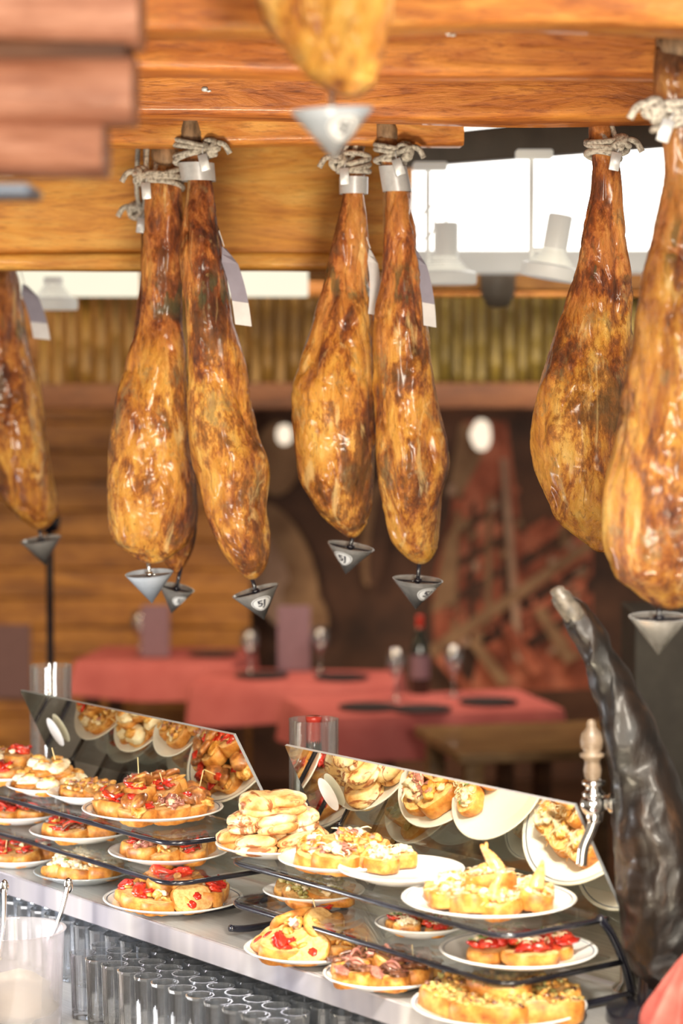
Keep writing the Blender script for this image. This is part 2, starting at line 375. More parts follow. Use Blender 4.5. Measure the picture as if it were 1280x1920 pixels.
fb = empty('fascia_board', (P(718, 400, 5).x-1.3, 5.03, P(0, 508, 5).z), "broad golden varnished wooden fascia board behind the hams", 'board')
fz = fb.location.z
obj('board_panel', bar(2.6, .07, bz1-bz0, .01, 40, .01, 3), M['board'], parent=fb, loc=(0, .005, (bz0+bz1)/2-fz), sharp=40)
obj('board_moulding', bar(2.6, .10, bz0-fz-.002, .01, 40, .008, 9), M['board'], parent=fb, loc=(0, 0, (bz0-fz)/2), sharp=40)
d = 2.4
nb = empty('stepped_beam_end', (P(120, 340, d).x, d+.05, P(120, 345, d).z), "stepped reddish wooden corbel of stacked beam ends", 'beam')
for (yt, yb, xr, s) in ((-300, 84, 256, 1), (98, 222, 246, 2), (220, 334, 190, 3)):
    a = P(xr, yt, d); b2 = P(xr, yb, d)
    mb = bar(.75, .10, a.z-b2.z, .03, 24, .02, s*5); c = Vector((a.x-.375, d+.05, (a.z+b2.z)/2))
    obj('beam_end', mb, M['beam_near'], parent=nb, loc=c-nb.location, sharp=50)
a = P(236, 90, d); obj('gap_shade', bx(-.7, 0, -.04, .04, -.012, .012), M['darkwood'], parent=nb, loc=Vector((a.x, d+.06, a.z))-nb.location)  # dark strip in the gap between beam ends, standing for its shade
a = P(20, 354, d); obj('metal_bracket', bx(-.3, P(56, 367, d).x-a.x, 0, .1, -.006, .006, .003), flat('blue_grey_metal', (.16, .2, .28), .4), parent=nb, loc=Vector((a.x, d+.0, a.z))-nb.location)
for (px, py, dd) in ((384, 167, 4.02), (840, 62, 3.47)):
    mb = MB(); blob(mb, (0, 0, 0), (.006, .006, .005), .1, hi=False); tube([(0, 0, 0), (.006, -.004, -.004), (.010, -.006, -.003)], .0022, 6, mb=mb)
    obj('beam_screw', mb, M['silver'], loc=P(px, py, dd), label="small metal screw head in a wooden beam", cat='screw')

# ---------------- bamboo, mural, background ----------------
mb = MB(); x = P(70, 600, 10).x; xe = P(1230, 600, 10).x; zt = P(0, 535, 10).z; zb = P(0, 728, 10).z
while x < xe:
    r = random.uniform(.022, .030); x += r
    mi = 1 if x > .15 else 0
    hh = zt-zb
    nodes = [random.uniform(0, .12)+.16*q for q in range(4)]
    zs = sorted([0, hh]+[n for n in nodes if 0 < n < hh])
    prof = [(0, 0)]
    for q in range(len(zs)):
        if q in (0, len(zs)-1): prof.append((r*.90, zs[q]))
        else: prof += [(r*.88, zs[q]-.008), (r*1.05, zs[q]), (r*.88, zs[q]+.008)]
    prof.append((0, hh))
    t = lathe(prof, 14); o = 10.+.25*sin((x+1.2)*1.3)
    mb.add([(v[0]+x, v[1]+o, v[2]+zb) for v in t.v], t.f, mi); x += r+.003
bs = empty('bamboo_screen', (0, 10, zb), "screen of upright olive bamboo canes high on the wall", 'bamboo screen')
mb.v = [(v[0], v[1]-10, v[2]-zb) for v in mb.v]
obj('bamboo_canes', mb, [M['bamboo'], M['bamboo_g']], parent=bs)
obj('lower_rail', bar(3.6, .3, P(0, 716, 9.9).z-P(0, 765, 9.9).z, .01, 10, .005), M['darkwood'], parent=bs, loc=(P(470, 740, 9.9).x+.4, .1, P(735, 743, 9.9).z-zb), sharp=40)
obj('top_rail', bar(3.4, .1, .06, .01, 10, .005), M['plank'], parent=bs, loc=(.2, -.15, P(0, 540, 9.8).z-zb), sharp=40)

dm = 11.6; mb = MB(); lay = [0]
o0 = P(800, 1500, dm)
def poly(pts, mi):
    lay[0] += .0012
    mb.add([tuple(P(x, y, dm-lay[0])-o0) for x, y in pts], [list(range(len(pts)))], mi)
poly([(470, 740), (1500, 740), (1500, 1500), (470, 1500)], 0)
random.seed(12)
poly([(868, 790), (950, 790), (972, 960), (962, 1150), (815, 1250), (808, 1100), (845, 960)], 1)
poly([(955, 1010), (1110, 920), (1110, 1080), (960, 1190)], 1)
poly([(900, 1215), (1110, 1110), (1110, 1290), (880, 1300)], 1)
for k in range(4): poly([(838, 1000+k*62), (955, 930+k*62), (956, 946+k*62), (836, 1018+k*62)], 0)
for k in range(3): poly([(975, 1045+k*80), (1105, 968+k*80), (1105, 988+k*80), (977, 1068+k*80)], 0)
for k in range(4): poly([(852+k*30, 960-k*14), (862+k*30, 955-k*14), (856+k*32, 1220-k*22), (844+k*32, 1228-k*22)], 0 if k % 2 else 2)
poly([(862, 795), (925, 795), (900, 862), (858, 940), (842, 915)], 2)
for k in range(80):
    x = random.uniform(835, 1085); y = random.uniform(900, 1260); w_ = random.uniform(7, 20); h_ = random.uniform(6, 18)
    if y < 1000-(x-835)*.2 and x > 960: continue
    poly([(x, y), (x+w_, y-w_*.6), (x+w_+3, y+h_-w_*.6), (x+3, y+h_)], random.choice([0, 0, 1, 0, 3, 1, 2]))
poly([(937, 860), (950, 860), (980, 1240), (966, 1240)], 3)
poly([(800, 1214), (1110, 1008), (1110, 1028), (812, 1236)], 2)
poly([(808, 1150), (836, 1010), (864, 960), (850, 1130)], 2)
for k in range(4): poly([(815+k*62, 1236-k*30), (832+k*62, 1226-k*30), (896+k*62, 1300-k*22), (874+k*62, 1306-k*20)], 2 if k % 2 else 1)
def disc(cx, cy, rx, ry, mi, n=24, rot=0):
    poly([(cx+rx*cos(t)*cos(rot)-ry*sin(t)*sin(rot), cy+rx*cos(t)*sin(rot)+ry*sin(t)*cos(rot)) for t in [2*pi*k/n for k in range(n)]], mi)
disc(525, 1065, 62, 130, 2, rot=-.35); disc(505, 1085, 36, 95, 3, rot=-.3); disc(572, 1140, 34, 60, 2, rot=-.6); disc(520, 860, 46, 70, 2, rot=.1)
disc(700, 1000, 20, 100, 2, rot=.12); disc(710, 1010, 17, 95, 0, rot=.12)
obj('wall_mural', mb, [M['mural_base'], M['mural_red'], M['mural_tan'], M['mural_pale']], loc=o0, smooth=False, label="large dark abstract mural with red and cream slanting shapes", cat='mural')
for (px, py, w) in ((533, 815, 14), (900, 816, 20)):  # two glowing ovals on short black arms before the mural
    e = empty('mural_glow', P(px, py, 11.3), "small glowing oval in front of the mural", 'lamp')
    mb = MB(); s = 11.3/F; blob(mb, (0, 0, 0), (w*s, w*s*.5, w*1.4*s), .25, 1.2, hi=True); obj('glow_oval', mb, M['hot'], parent=e)
    obj('oval_arm', tube([(0, 0, 0), (0, .15, .03), (0, .28, .03)], .01, 8), M['black'], parent=e)

dp = 6.5
a = P(775, 300, dp); b2 = P(1600, 486, dp)
lp = empty('glowing_soffit', (a.x, dp, P(0, 513, dp).z), "white soffit with painted-in glow and a cream sill", 'light')  # white soffit under spotlights; its brightness is put in as emission
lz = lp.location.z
obj('glowing_face', bx(0, b2.x-a.x, 0, .03, b2.z-lz, 2.95-lz), M['soffit_glow'], parent=lp, smooth=False)
obj('panel_sill', bx(-.03, b2.x-a.x, -.04, .06, 0, P(0, 470, dp).z-lz), M['white_glow'], parent=lp, smooth=False)  # sill glows faintly too, carrying the cream falloff of the light
for (x0, x1) in ((-150, 256), (418, 577)):
    obj('light_strip', bx(P(x0, 0, 7).x, P(x1, 0, 7).x, 7, 7.05, P(0, 556, 7).z, 2.95), M['strip_light'], label="cream glowing light strip above the bamboo screen", cat='light', smooth=False)
obj('dark_soffit', bx(P(700, 0, 6.7).x, P(1600, 0, 6.7).x, 6.7, 6.8, P(0, 545, 6.7).z, 2.95), M['plank'], label="brown wooden soffit beside the glowing soffit", cat='soffit', smooth=False)
obj('dark_soffit', bx(P(577, 0, 6.9).x, P(720, 0, 6.9).x, 6.9, 7.0, P(0, 525, 6.9).z, 2.95), M['plank'], label="brown wooden soffit beside the light strips", cat='soffit', smooth=False)
pa = P(700, 292, 6.2); pb = P(1300, 236, 4.9)
L = (pb-pa).length; mb = bar(L, .05, .075, .006, 4)
dv = (pb-pa).normalized()
o = obj('lighting_channel', mb, M['greymetal'], loc=(pa+pb)/2, label="dark grey metal lighting channel running under the ceiling", cat='lighting track', sharp=40)
o.rotation_euler = dv.to_track_quat('X', 'Z').to_euler()
def spot(px, ytop, ybody0, ybody1, ydisc, rdisc, d, tilt=0, rod=True, loopc=False, bw=23):
    s = d/F; base = P(px, ydisc, d)
    e = empty('spot_lamp', base, "white track spotlight with finned head and round diffuser ring", 'lamp', group="white track spotlights")
    R = Matrix.Rotation(tilt, 4, 'Y')
    ht = (ydisc-ybody0)*s
    m1 = lathe([(0, -.004), (rdisc*s*.96, -.004), (rdisc*s, 0), (rdisc*s, .022), (rdisc*s*.9, .026), (rdisc*s*.45, .03), (0, .03)], 32); m1.xf(R)
    obj('lamp_ring', m1, M['white_glow'], parent=e, sharp=40)
    pr = [(0, .028)]; zz = .028
    for k in range(5):
        r0 = bw*s*(1.9-.2*k); pr += [(r0, zz), (r0, zz+.003), (r0*.75, zz+.0035), (r0*.75, zz+.006)]; zz += .0065
    pr.append((0, zz)); m2 = lathe(pr, 32); m2.xf(R); obj('heat_sink', m2, M['white_glow'], parent=e, smooth=False)
    m3 = lathe([(0, zz), (bw*s, zz), (bw*s, ht-.004), (bw*s*.9, ht), (0, ht)], 24); m3.xf(R); obj('lamp_body', m3, M['white_glow'], parent=e, sharp=40)
    if rod:
        xo = -34*s; zt = (ydisc-ytop)*s
        m4 = tube([(xo, .01, .03), (xo, .01, zt)], .0055, 8); tube([(xo, .01, .06), (0, .01, .06)], .005, 8, mb=m4); obj('lamp_rod', m4, M['white_glow'], parent=e)
        obj('track_adapter', bx(xo-.035, xo+.045, -.015, .025, zt, zt+.02), M['white_glow'], parent=e, smooth=False)
    if loopc:
        pts = [(.0, 0, ht), (-.005, 0, ht+.03), (-.04, 0, ht+.035), (-.07, 0, ht-.01), (-.06, -.01, ht-.04), (-.03, -.01, ht-.02), (-.03, 0, ht+.02)]
        obj('cable', tube(smoothpath(pts), .003, 8), M['white_glow'], parent=e)
spot(836, 322, 418, 485, 530, 57, 5.65, 0, True, True)
spot(1030, 300, 402, 468, 520, 56, 5.2, radians(10), True)
spot(100, 470, 520, 540, 578, 46, 6.2, 0, False, bw=18)
mb = lathe([(0, -.085), (.03, -.08), (.046, -.05), (.05, 0), (.05, .01), (0, .01)], 24); tube([(0, .0, -.02), (0, .06, -.02)], .012, 8, mb=mb)
obj('loudspeaker', mb, M['greymetal'], loc=P(933, 520, 6.645), label="dark grey rounded speaker fixed under the glowing soffit", cat='speaker')

e = empty('floor_stand', Vector((P(95, 1300, 7.5).x, 7.5, 0)), "thin black floor stand beside the plank wall", 'stand')
obj('pole', tube([(0, 0, .02), (0, 0, P(0, 985, 7.5).z)], .012, 10), M['black'], parent=e)
obj('stand_base', lathe([(0, 0), (.14, 0), (.14, .015), (.02, .03), (0, .03)], 24), M['black'], parent=e)
obj('stand_head', lathe([(0, 0), (.03, 0), (.035, .04), (.02, .06), (0, .06)], 16), M['black'], parent=e, loc=(0, 0, P(0, 985, 7.5).z-.02))

# ---------------- tables ----------------
def cloth(w, dd, drop, seed, waves=.018):
    mb = MB(); pts = rrect(w, dd, .02, 3); per = []
    for i in range(len(pts)):
        a = Vector(pts[i]); b = Vector(pts[(i+1) % len(pts)]); n = max(1, int((b-a).length/.03))
        for k in range(n): per.append(a+(b-a)*k/n)
    rings = []
    for lev in range(7):
        f = lev/6; ring = []
        for i, p in enumerate(per):
            dirn = Vector((p.x/(w/2), p.y/(dd/2))); dirn.normalize()
            wv = sin(i*.55+seed)*.6+sin(i*.23+seed*2)*.6
            out = (.006+.03*f+waves*f*wv)
            zz = -drop*f-.012*f*sin(i*.2+seed)
            q = p+dirn*(out if lev else 0); ring.append((q.x, q.y, zz))
        rings.append(ring)
    loft(rings, 0, mb, caps=False)
    n = len(per); mb.add([(0, 0, 0)]+[(p.x, p.y, 0) for p in per], [[0, i+1, (i+1) % n+1] for i in range(n)], 0)
    return mb
def table(c, w, dd, rot, seed, clothed=True, drop=.15):
    e = empty('dining_table', (c.x, c.y, 0), "dining table covered with a dusty red tablecloth" if clothed else "bare brown wooden dining table", 'table', rot=(0, 0, rot))
    H = .75
    obj('tabletop', bx(-w/2, w/2, -dd/2, dd/2, H-.04, H-.004), M['tablewood'], parent=e, sharp=30)
    for sx in (-1, 1):
        for sy in (-1, 1):
            x, y = sx*(w/2-.06), sy*(dd/2-.06)
            obj('leg', bx(x-.03, x+.03, y-.03, y+.03, 0, H-.04), M['tablewood'] if not clothed else M['darkwood'], parent=e, sharp=30)
    if clothed: obj('tablecloth', cloth(w+.01, dd+.01, drop, seed), M['redcloth'], parent=e, loc=(0, 0, H))
    return e
tc1 = G(790, 1318, .75); tc2 = G(560, 1270, .75); tc3 = G(312, 1228, .75)
table(tc1, .92, .56, radians(14), 1); table(tc2, .80, .5, radians(-6), 4); table(tc3, .68, .55, radians(-8), 9)
tw = G(1010, 1378, .75); table(tw, .72, .62, radians(12), 2, False)
def winebottle(loc, lab):
    e = empty('wine_bottle', loc, lab, 'bottle')
    obj('bottle_body', lathe([(0, 0), (.035, 0), (.0375, .004), (.0375, .18), (.03, .205), (.015, .235), (.0135, .29), (0, .29)], 24), M['bottle'], parent=e)
    obj('foil_capsule', lathe([(.0145, .245), (.0145, .292), (.0155, .293), (.0155, .3), (.013, .301), (0, .301)], 20), M['foil'], parent=e)
    obj('bottle_label', lathe([(.038, .06), (.038, .15)], 24), M['menu'], parent=e)
winebottle(G(787, 1300, .75), "dark wine bottle standing on a red tablecloth")
gm = lathe([(0, 0), (.034, 0), (.033, .002), (.005, .006), (.004, .08), (.012, .088), (.034, .12), (.036, .15), (.029, .19), (.0275, .19), (.034, .15), (.032, .12), (.01, .09), (0, .088)], 20)
for i, (px, py) in enumerate(((742, 1312), (850, 1305), (600, 1262), (468, 1268), (262, 1228))):
    if i == 0: g0 = obj('wine_glass', gm, M['drink'], loc=G(px, py, .75), label="clear stemmed wine glass on a red tablecloth", cat='glass', group="wine glasses on the dining tables")
    else:
        g = g0.copy(); g.location = G(px, py, .75); COL.objects.link(g)
pm = lathe([(0, 0), (.07, 0), (.11, .008), (.11, .010), (.07, .004), (0, .004)], 28)
for i, (px, py) in enumerate(((690, 1328), (915, 1318), (640, 1272), (400, 1228), (490, 1268), (790, 1332))):
    if i == 0: p0 = obj('side_plate', pm, M['blackbody'], loc=G(px, py, .752), label="dark side plate on a red tablecloth", cat='plate', group="dark plates on the dining tables")
    else:
        g = p0.copy(); g.location = G(px, py, .752); COL.objects.link(g)
for (px, yb, yt, w) in ((551, 1258, 1136, 62), (292, 1232, 1134, 52)):
    c = G(px, yb, .75); s = c.y/F; h = (yb-yt)*s
    mb = bx(-w*s/2, w*s/2, -.03, -.026, 0, h, .001); bx(-w*s/2, w*s/2, .026, .03, 0, h, .001, mb); bx(-w*s/2, w*s/2, -.03, .03, 0, .006, .001, mb)
    obj('menu_stand', mb, [M['menu']], loc=c, label="mauve folded menu card standing on a tablecloth", cat='menu', smooth=False)
c = P(20, 1240, 10.99); s = 10.98/F
mb = bx(-45*s, 38*s, -.01, .01, -70*s, 70*s, .002); obj('poster_board', mb, flat('mauve_poster', (.16, .08, .08), .6), loc=c, label="mauve poster board fixed to the plank wall", cat='poster', smooth=False)

# ---------------- hams ----------------
def interp(tab, y):
    if y <= tab[0][0]: return tab[0][1:]
    for i in range(len(tab)-1):
        a, b = tab[i], tab[i+1]
        if y <= b[0]:
            t = (y-a[0])/(b[0]-a[0])
            return tuple(a[k]+(b[k]-a[k])*t for k in range(1, len(a)))
    return tab[-1][1:]
def cone_patch(mb, R, H, phi, h0, pts_faces, mi, off):
    vs, fs = pts_faces; out = []
    sl = sqrt(R*R+H*H)
    for (x, y) in vs:
        h = h0+y*H/sl; r = R*h/H+off; rr = max(R*h0/H, .004); p = phi+x/rr
        out.append((r*cos(p), r*sin(p), h-H))
    mb.add(out, fs, mi)
def ovalpts(a, b, n=28):
    vs = [(0, 0)]; fs = []
    for ring in range(1, 5): vs += [(a*ring/4*cos(2*pi*i/n), b*ring/4*sin(2*pi*i/n)) for i in range(n)]
    for i in range(n):
        j = (i+1) % n; fs.append([0, 1+i, 1+j])
        for q in range(3): fs.append([1+q*n+i, 1+(q+1)*n+i, 1+(q+1)*n+j, 1+q*n+j])
    return vs, fs
def textmesh(txt, size):
    cu = bpy.data.curves.new('t', 'FONT'); cu.body = txt; cu.size = size; cu.align_x = 'CENTER'; cu.align_y = 'CENTER'; cu.offset = .0006
    ob = bpy.data.objects.new('t', cu); COL.objects.link(ob); bpy.context.view_layer.update()
    dg = bpy.context.evaluated_depsgraph_get(); me = bpy.data.meshes.new_from_object(ob.evaluated_get(dg))
    bm = bmesh.new(); bm.from_mesh(me); bmesh.ops.triangulate(bm, faces=bm.faces)
    bmesh.ops.subdivide_edges(bm, edges=bm.edges, cuts=1)
    bm.verts.ensure_lookup_table()
    r = ([(v.co.x, v.co.y) for v in bm.verts], [[v.index for v in f.verts] for f in bm.faces])
    bm.free(); bpy.data.objects.remove(ob); bpy.data.curves.remove(cu); bpy.data.meshes.remove(me); return r
TXT = textmesh("5J", .021)
def drip_cone(par, rimc, w, h, tilt, mat, phi, pin_len, sticker=True):
    R = w/2; H = h; k = R/.044
    mb = lathe([(0, -H), (R, 0), (R+.001, .0015), (R-.0012, .0015), (R-.003, -.004), (0, -H+.006)], 40)
    o = obj('drip_cone', mb, mat, parent=par, loc=rimc-par.location, rot=tilt, label="conical metal drip cup pinned under the ham", sharp=30)
    pm = lathe([(0, -H*.6), (.004, -H*.6), (.004, pin_len), (0, pin_len)], 12); lathe([(.004, -.004), (.008, -.004), (.008, .004), (.004, .004)], 12, mb=pm)
    tube([(-R*.95, 0, -.002), (R*.95, 0, -.002)], .0018, 6, mb=pm)
    obj('pin', pm, M['black'] if mat != M['cone_light'] else M['chrome'], parent=o)
    if sticker:
        sb = MB(); cone_patch(sb, R, H, phi, H*.62, ovalpts(.0185*k, .0175*k), 0, .0006)
        vs = []; fs = []; n = 32
        for i in range(n): a = 2*pi*i/n; vs += [(.0165*k*cos(a), .0155*k*sin(a)), (.0155*k*cos(a), .0145*k*sin(a))]
        for i in range(n): j = (i+1) % n; fs.append([2*i, 2*i+1, 2*j+1, 2*j])
        cone_patch(sb, R, H, phi, H*.62, (vs, fs), 1, .001)
        cone_patch(sb, R, H, phi, H*.62, ([(x*k, y*k) for x, y in TXT[0]], TXT[1]), 1, .001)
        obj('sticker', sb, [M['sticker'], M['ink']], parent=o, label="white oval sticker with dark lettering")
    return o
def ham(tab, d, kd, lab, rope_z, cone=None, tag=None, mat='ham', band=None, seed=0, knot=1, hang=None, beam_y=None, lump=.95):
    """tab rows: (y, left, right) outline measurements; built as a real lofted solid"""
    s = d/F; ys = [r[0] for r in tab]; y0, y1 = ys[0], ys[-1]
    bot = P((tab[-1][1]+tab[-1][2])/2, y1, d)
    e = empty('cured_ham', bot, lab, 'ham', group="cured hams hanging from the beams")
    K = 180; S = 96; rings = []
    for k in range(K+1):
        f = k/K
        y = y0+(y1-y0)*f; xl, xr = interp(tab, y)
        a = interp(tab, y-12); b = interp(tab, y+12); xl = (xl*2+a[0]+b[0])/4; xr = (xr*2+a[1]+b[1])/4
        c = P((xl+xr)/2, y, d); rx = (xr-xl)/2*s
        endf = min(1, sqrt(max(0, 1-((f-.94)/.06)**2))) if f > .94 else 1
        if f > .94: rx = rx*(.35+.65*endf)
        ry = rx*kd if rx > .028 else rx*(1+(kd-1)*max(0, (rx-.015)/.013))
        ring = []
        for i in range(S):
            t = 2*pi*i/S; ct, st = cos(t), sin(t)
            x = rx*abs(ct)**.92*(1 if ct > 0 else -1); yy = ry*abs(st)**.92*(1 if st > 0 else -1)
            p = Vector((c.x+x, d+yy, c.z))
            X = Vector((x*1., yy*1., c.z))+Vector((seed*3.1, seed*1.7, seed))
            n1 = noise.noise(Vector((X.x*9, X.y*9, X.z*5)))*.012
            n1 += noise.noise(Vector((X.x*22, X.y*22, X.z*9)))*.008
            n1 += noise.noise(Vector((X.x*45, X.y*45, X.z*20)))*.0028
            rg = 1-abs(noise.noise(Vector((X.x*26, X.y*26, X.z*6+noise.noise(X*12))))*2.8); rg = max(0, rg)**3
            n1 -= rg*.0055*(.15+1.6*max(0, noise.noise(X*7+Vector((9, 0, 0)))+.28))
            rg2 = max(0, 1-abs(noise.noise(Vector((X.x*55, X.y*55, X.z*22+2*noise.noise(X*20))))*3))**3
            n1 -= rg2*.0020
            n1 *= lump*min(1, rx/.038)
            if f > .96: n1 *= .5
            p += Vector((ct, st, 0))*n1
            ring.append(tuple(p-bot))
        rings.append(ring)
    obj('ham_body', loft(rings), M[mat], parent=e)
    xl, xr = interp(tab, y0); c = P((xl+xr)/2, y0, d); rr = (xr-xl)/2*s
    hp = [c+Vector((.003*sin(k), 0, -.012+.0115*k)) for k in range(8)]
    hr = [rr*.9, rr*1.02, rr*1.05, rr*.95, rr*.9, rr*.98, rr*.85, rr*.4]
    mb = tube([p-bot for p in hp], hr, 20)
    mb.v = [tuple(Vector(v)+Vector((noise.noise(Vector(v)*60)*.005, noise.noise(Vector(v)*50+Vector((3, 0, 0)))*.005, 0))) for v in mb.v]
    obj('trotter', mb, M['hoof'], parent=e)
    yr = rope_z; xl, xr = interp(tab, yr); cr = P((xl+xr)/2, yr, d); rr = (xr-xl)/2*s
    mb = MB()
    for j in range(4):
        ti = random.uniform(-.35, .35); tj = random.uniform(-.3, .3)
        mbp = [Vector((cr.x+(rr+.006)*cos(a), d+(rr+.006)*sin(a)*1.0, cr.z+(j-1.5)*.009+ti*rr*cos(a)+tj*rr*sin(a)))-bot for a in [2*pi*i/28 for i in range(28)]]
        tube(mbp, .0055, 8, mb=mb, closed=True)
    kx = cr.x+knot*(rr+.006)
    kc = Vector((kx, d-.02, cr.z+.004))-bot
    for j in range(5):
        ax = Vector((random.uniform(-1, 1), random.uniform(-1, 1), random.uniform(-1, 1))).normalized(); q = ax.to_track_quat('Z', 'X')
        mbp = [kc+Vector((random.uniform(-.001, .001), 0, 0))+q @ Vector((.015*cos(a), .013*sin(a), .004*sin(2*a))) for a in [2*pi*i/18 for i in range(18)]]
        tube(mbp, .0055, 8, mb=mb, closed=True)
    tube([kc+Vector(p) for p in smoothpath([(0, 0, 0), (knot*.012, -.005, .008), (knot*.026, -.006, .004), (knot*.036, -.004, -.012)], 5)], .0055, 8, mb=mb)
    if hang is None: hang = (xl+xr)/2
    by = beam_y if beam_y else d
    for dx in (-.007, .007):
        st = Vector((kx*.5+cr.x*.5, d-.012, cr.z)); tp = Vector((P(hang, 240, d).x+dx, by, 2.44 if cr.z < 2.5 else 2.80))
        tube([p-bot for p in smoothpath([st, st+(tp-st)*.3+Vector((dx, -.006, 0)), tp], 8)], .0048, 8, mb=mb)
    obj('rope', mb, M['rope'], parent=e, label="grey twisted hanging rope knotted round the shank")
    sc = kc+Vector((-knot*.012, -.018, -.03)); mb = bx(-.009, .009, -.002, .002, -.016, .016, .002); tube([(0, 0, .012), (.004, .004, .028), (.01, .012, .035)], .0012, 6, mb=mb)
    mb.xf(Matrix.Translation(sc) @ Matrix.Rotation(random.uniform(-.4, .4), 4, 'Y')); obj('seal_tag', mb, M['silver'], parent=e)
    if band:
        ya, yb = band; rings = []
        for q in range(5):
            y = ya+(yb-ya)*q/4; xl, xr = interp(tab, y); c = P((xl+xr)/2, y, d); r = (xr-xl)/2*s*1.1+.002
            rings.append([tuple(Vector((c.x+r*cos(2*pi*i/32), d+r*sin(2*pi*i/32)*1.02, c.z))-bot) for i in range(32)])
        obj('shank_band', loft(rings, caps=False), M['silver'], parent=e, label="silvery band round the shank")
    if tag:
        (x0, ya, x1, yb, w, flip) = tag; pa = P(x0, ya, d-.01); pb = P(x1, yb, d-.045)
        mb = MB(); n = 10; ww = w*s; vs = []; fs = []
        for k in range(n+1):
            t = k/n; p = pa.lerp(pb, t)+Vector((.006*sin(pi*t), 0, 0))
            w2 = ww*(.25+.75*min(1, t*5))
            vs += [tuple(p+Vector((-w2/2, -.003, 0))-bot), tuple(p+Vector((w2/2, .012, -.004))-bot)]
        for k in range(n): fs.append([2*k, 2*k+1, 2*k+3, 2*k+2])
        mb.add(vs, fs[:7], 0 if not flip else 1)
        for f in fs[7:]: mb.f.append(f); mb.m.append(1)
        mb.add([(v[0], v[1]+.0012, v[2]) for v in vs], fs, 1)
        tube([Vector(pa-bot), Vector(pa-bot)+Vector((-.01, .01, .03))], .001, 6, mb=mb, mi=1)
        obj('paper_tag', mb, [M['tag'], M['tagw']], parent=e, smooth=False, label="mauve and white paper label hanging on the ham")
    if cone:
        (cx, cy, w, h, tl, cm, phi, stick) = cone; rc = P(cx, cy, d)
        drip_cone(e, rc, w*s, h*s, tl, M[cm], phi, max(.02, (bot.z-rc.z)+.02), stick)
    return e
HA = [(300, 283, 332), (345, 268, 338), (400, 270, 340), (450, 268, 340), (520, 262, 340), (600, 250, 342), (700, 230, 348), (760, 215, 352), (820, 204, 358), (880, 199, 366), (940, 200, 370), (990, 206, 366), (1020, 220, 355), (1045, 245, 330), (1056, 262, 306)]
ham(HA, 4.66, .72, "broad golden-brown cured ham hanging by a grey rope", 335, (280, 1076, 90, 57, (radians(6), radians(-4), 0), 'cone_light', -1.2, False), None, seed=1, knot=-1, hang=284)
HA2 = [(380, 262, 290), (440, 262, 292), (600, 250, 320), (800, 225, 350), (950, 240, 366), (1020, 285, 364), (1060, 310, 350), (1075, 322, 340)]
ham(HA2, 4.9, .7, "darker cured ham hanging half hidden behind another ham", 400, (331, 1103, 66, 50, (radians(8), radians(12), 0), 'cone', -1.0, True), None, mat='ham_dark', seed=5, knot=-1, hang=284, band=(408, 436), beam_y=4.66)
HB = [(262, 330, 384), (300, 338, 396), (340, 345, 400), (400, 342, 410), (450, 340, 418), (520, 340, 425), (600, 340, 437), (650, 342, 445), (700, 345, 456), (760, 348, 465), (820, 358, 484), (860, 362, 500), (890, 368, 500), (950, 380, 488), (1000, 395, 502), (1040, 415, 508), (1065, 432, 506), (1086, 455, 492)]
ham(HB, 4.56, 1.1, "slender cured ham with a silver shank band and mauve label", 282, (479, 1108, 90, 58, (radians(4), radians(-16), 0), 'cone', -1.35, True), (420, 462, 456, 608, 30, 0), seed=2, knot=1, hang=290, band=(306, 340), beam_y=4.6)
HC = [(270, 638, 682), (310, 640, 686), (365, 640, 685), (420, 630, 690), (480, 618, 693), (540, 602, 696), (600, 585, 698), (660, 568, 700), (720, 553, 701), (780, 549, 702), (840, 552, 703), (900, 562, 700), (940, 580, 698), (970, 600, 695), (995, 626, 690), (1008, 645, 677)]
ham(HC, 4.64, .95, "glossy golden cured ham with a silver shank band", 308, (657, 1025, 88, 54, (radians(6), radians(10), 0), 'cone', -2.0, True), (694, 466, 700, 588, 20, 1), seed=3, knot=-1, band=(332, 364), beam_y=4.62)
HD = [(258, 704, 742), (300, 712, 755), (362, 722, 768), (420, 720, 775), (480, 718, 782), (540, 714, 792), (600, 708, 800), (660, 705, 808), (720, 703, 815), (780, 706, 825), (830, 706, 842), (880, 705, 847), (930, 710, 832), (980, 722, 828), (1020, 735, 827), (1045, 752, 820), (1057, 772, 806)]
ham(HD, 4.56, 1.1, "pale golden cured ham with a white shank sleeve and label", 290, (783, 1088, 94, 56, (radians(5), radians(4), 0), 'cone', -.9, True), (780, 466, 806, 610, 24, 0), seed=4, knot=1, hang=745, band=(312, 360), beam_y=4.6)
HE = [(200, 1100, 1138), (250, 1100, 1150), (310, 1112, 1160), (360, 1110, 1165), (420, 1098, 1172), (480, 1085, 1180), (540, 1068, 1188), (600, 1050, 1190), (660, 1030, 1194), (720, 1012, 1196), (780, 1002, 1196), (840, 999, 1192), (880, 1003, 1190), (920, 1015, 1186), (960, 1035, 1182), (1000, 1068, 1170), (1035, 1108, 1150)]
ham(HE, 4.2, .75, "broad cured ham with a dark stamp and grey rope", 278, None, None, seed=6, knot=1)
HF = [(90, 1228, 1300), (180, 1230, 1296), (260, 1236, 1300), (330, 1238, 1306), (400, 1225, 1330), (500, 1208, 1350), (600, 1190, 1370), (700, 1170, 1390), (800, 1150, 1405), (900, 1132, 1410), (960, 1128, 1410), (1020, 1130, 1400), (1070, 1150, 1380), (1110, 1182, 1340), (1142, 1212, 1300)]
ham(HF, 3.4, .8, "large golden cured ham hanging over the bar counter", 215, (1235, 1158, 112, 72, (radians(4), radians(0), 0), 'cone', -1.1, False), None, mat='ham_near_toned', seed=8, knot=-1, beam_y=3.55)
HG = [(420, -60, 5), (515, -50, 28), (600, -60, 48), (700, -66, 66), (780, -60, 82), (850, -46, 97), (900, -30, 104), (940, -5, 110), (970, 30, 108), (992, 58, 96)]
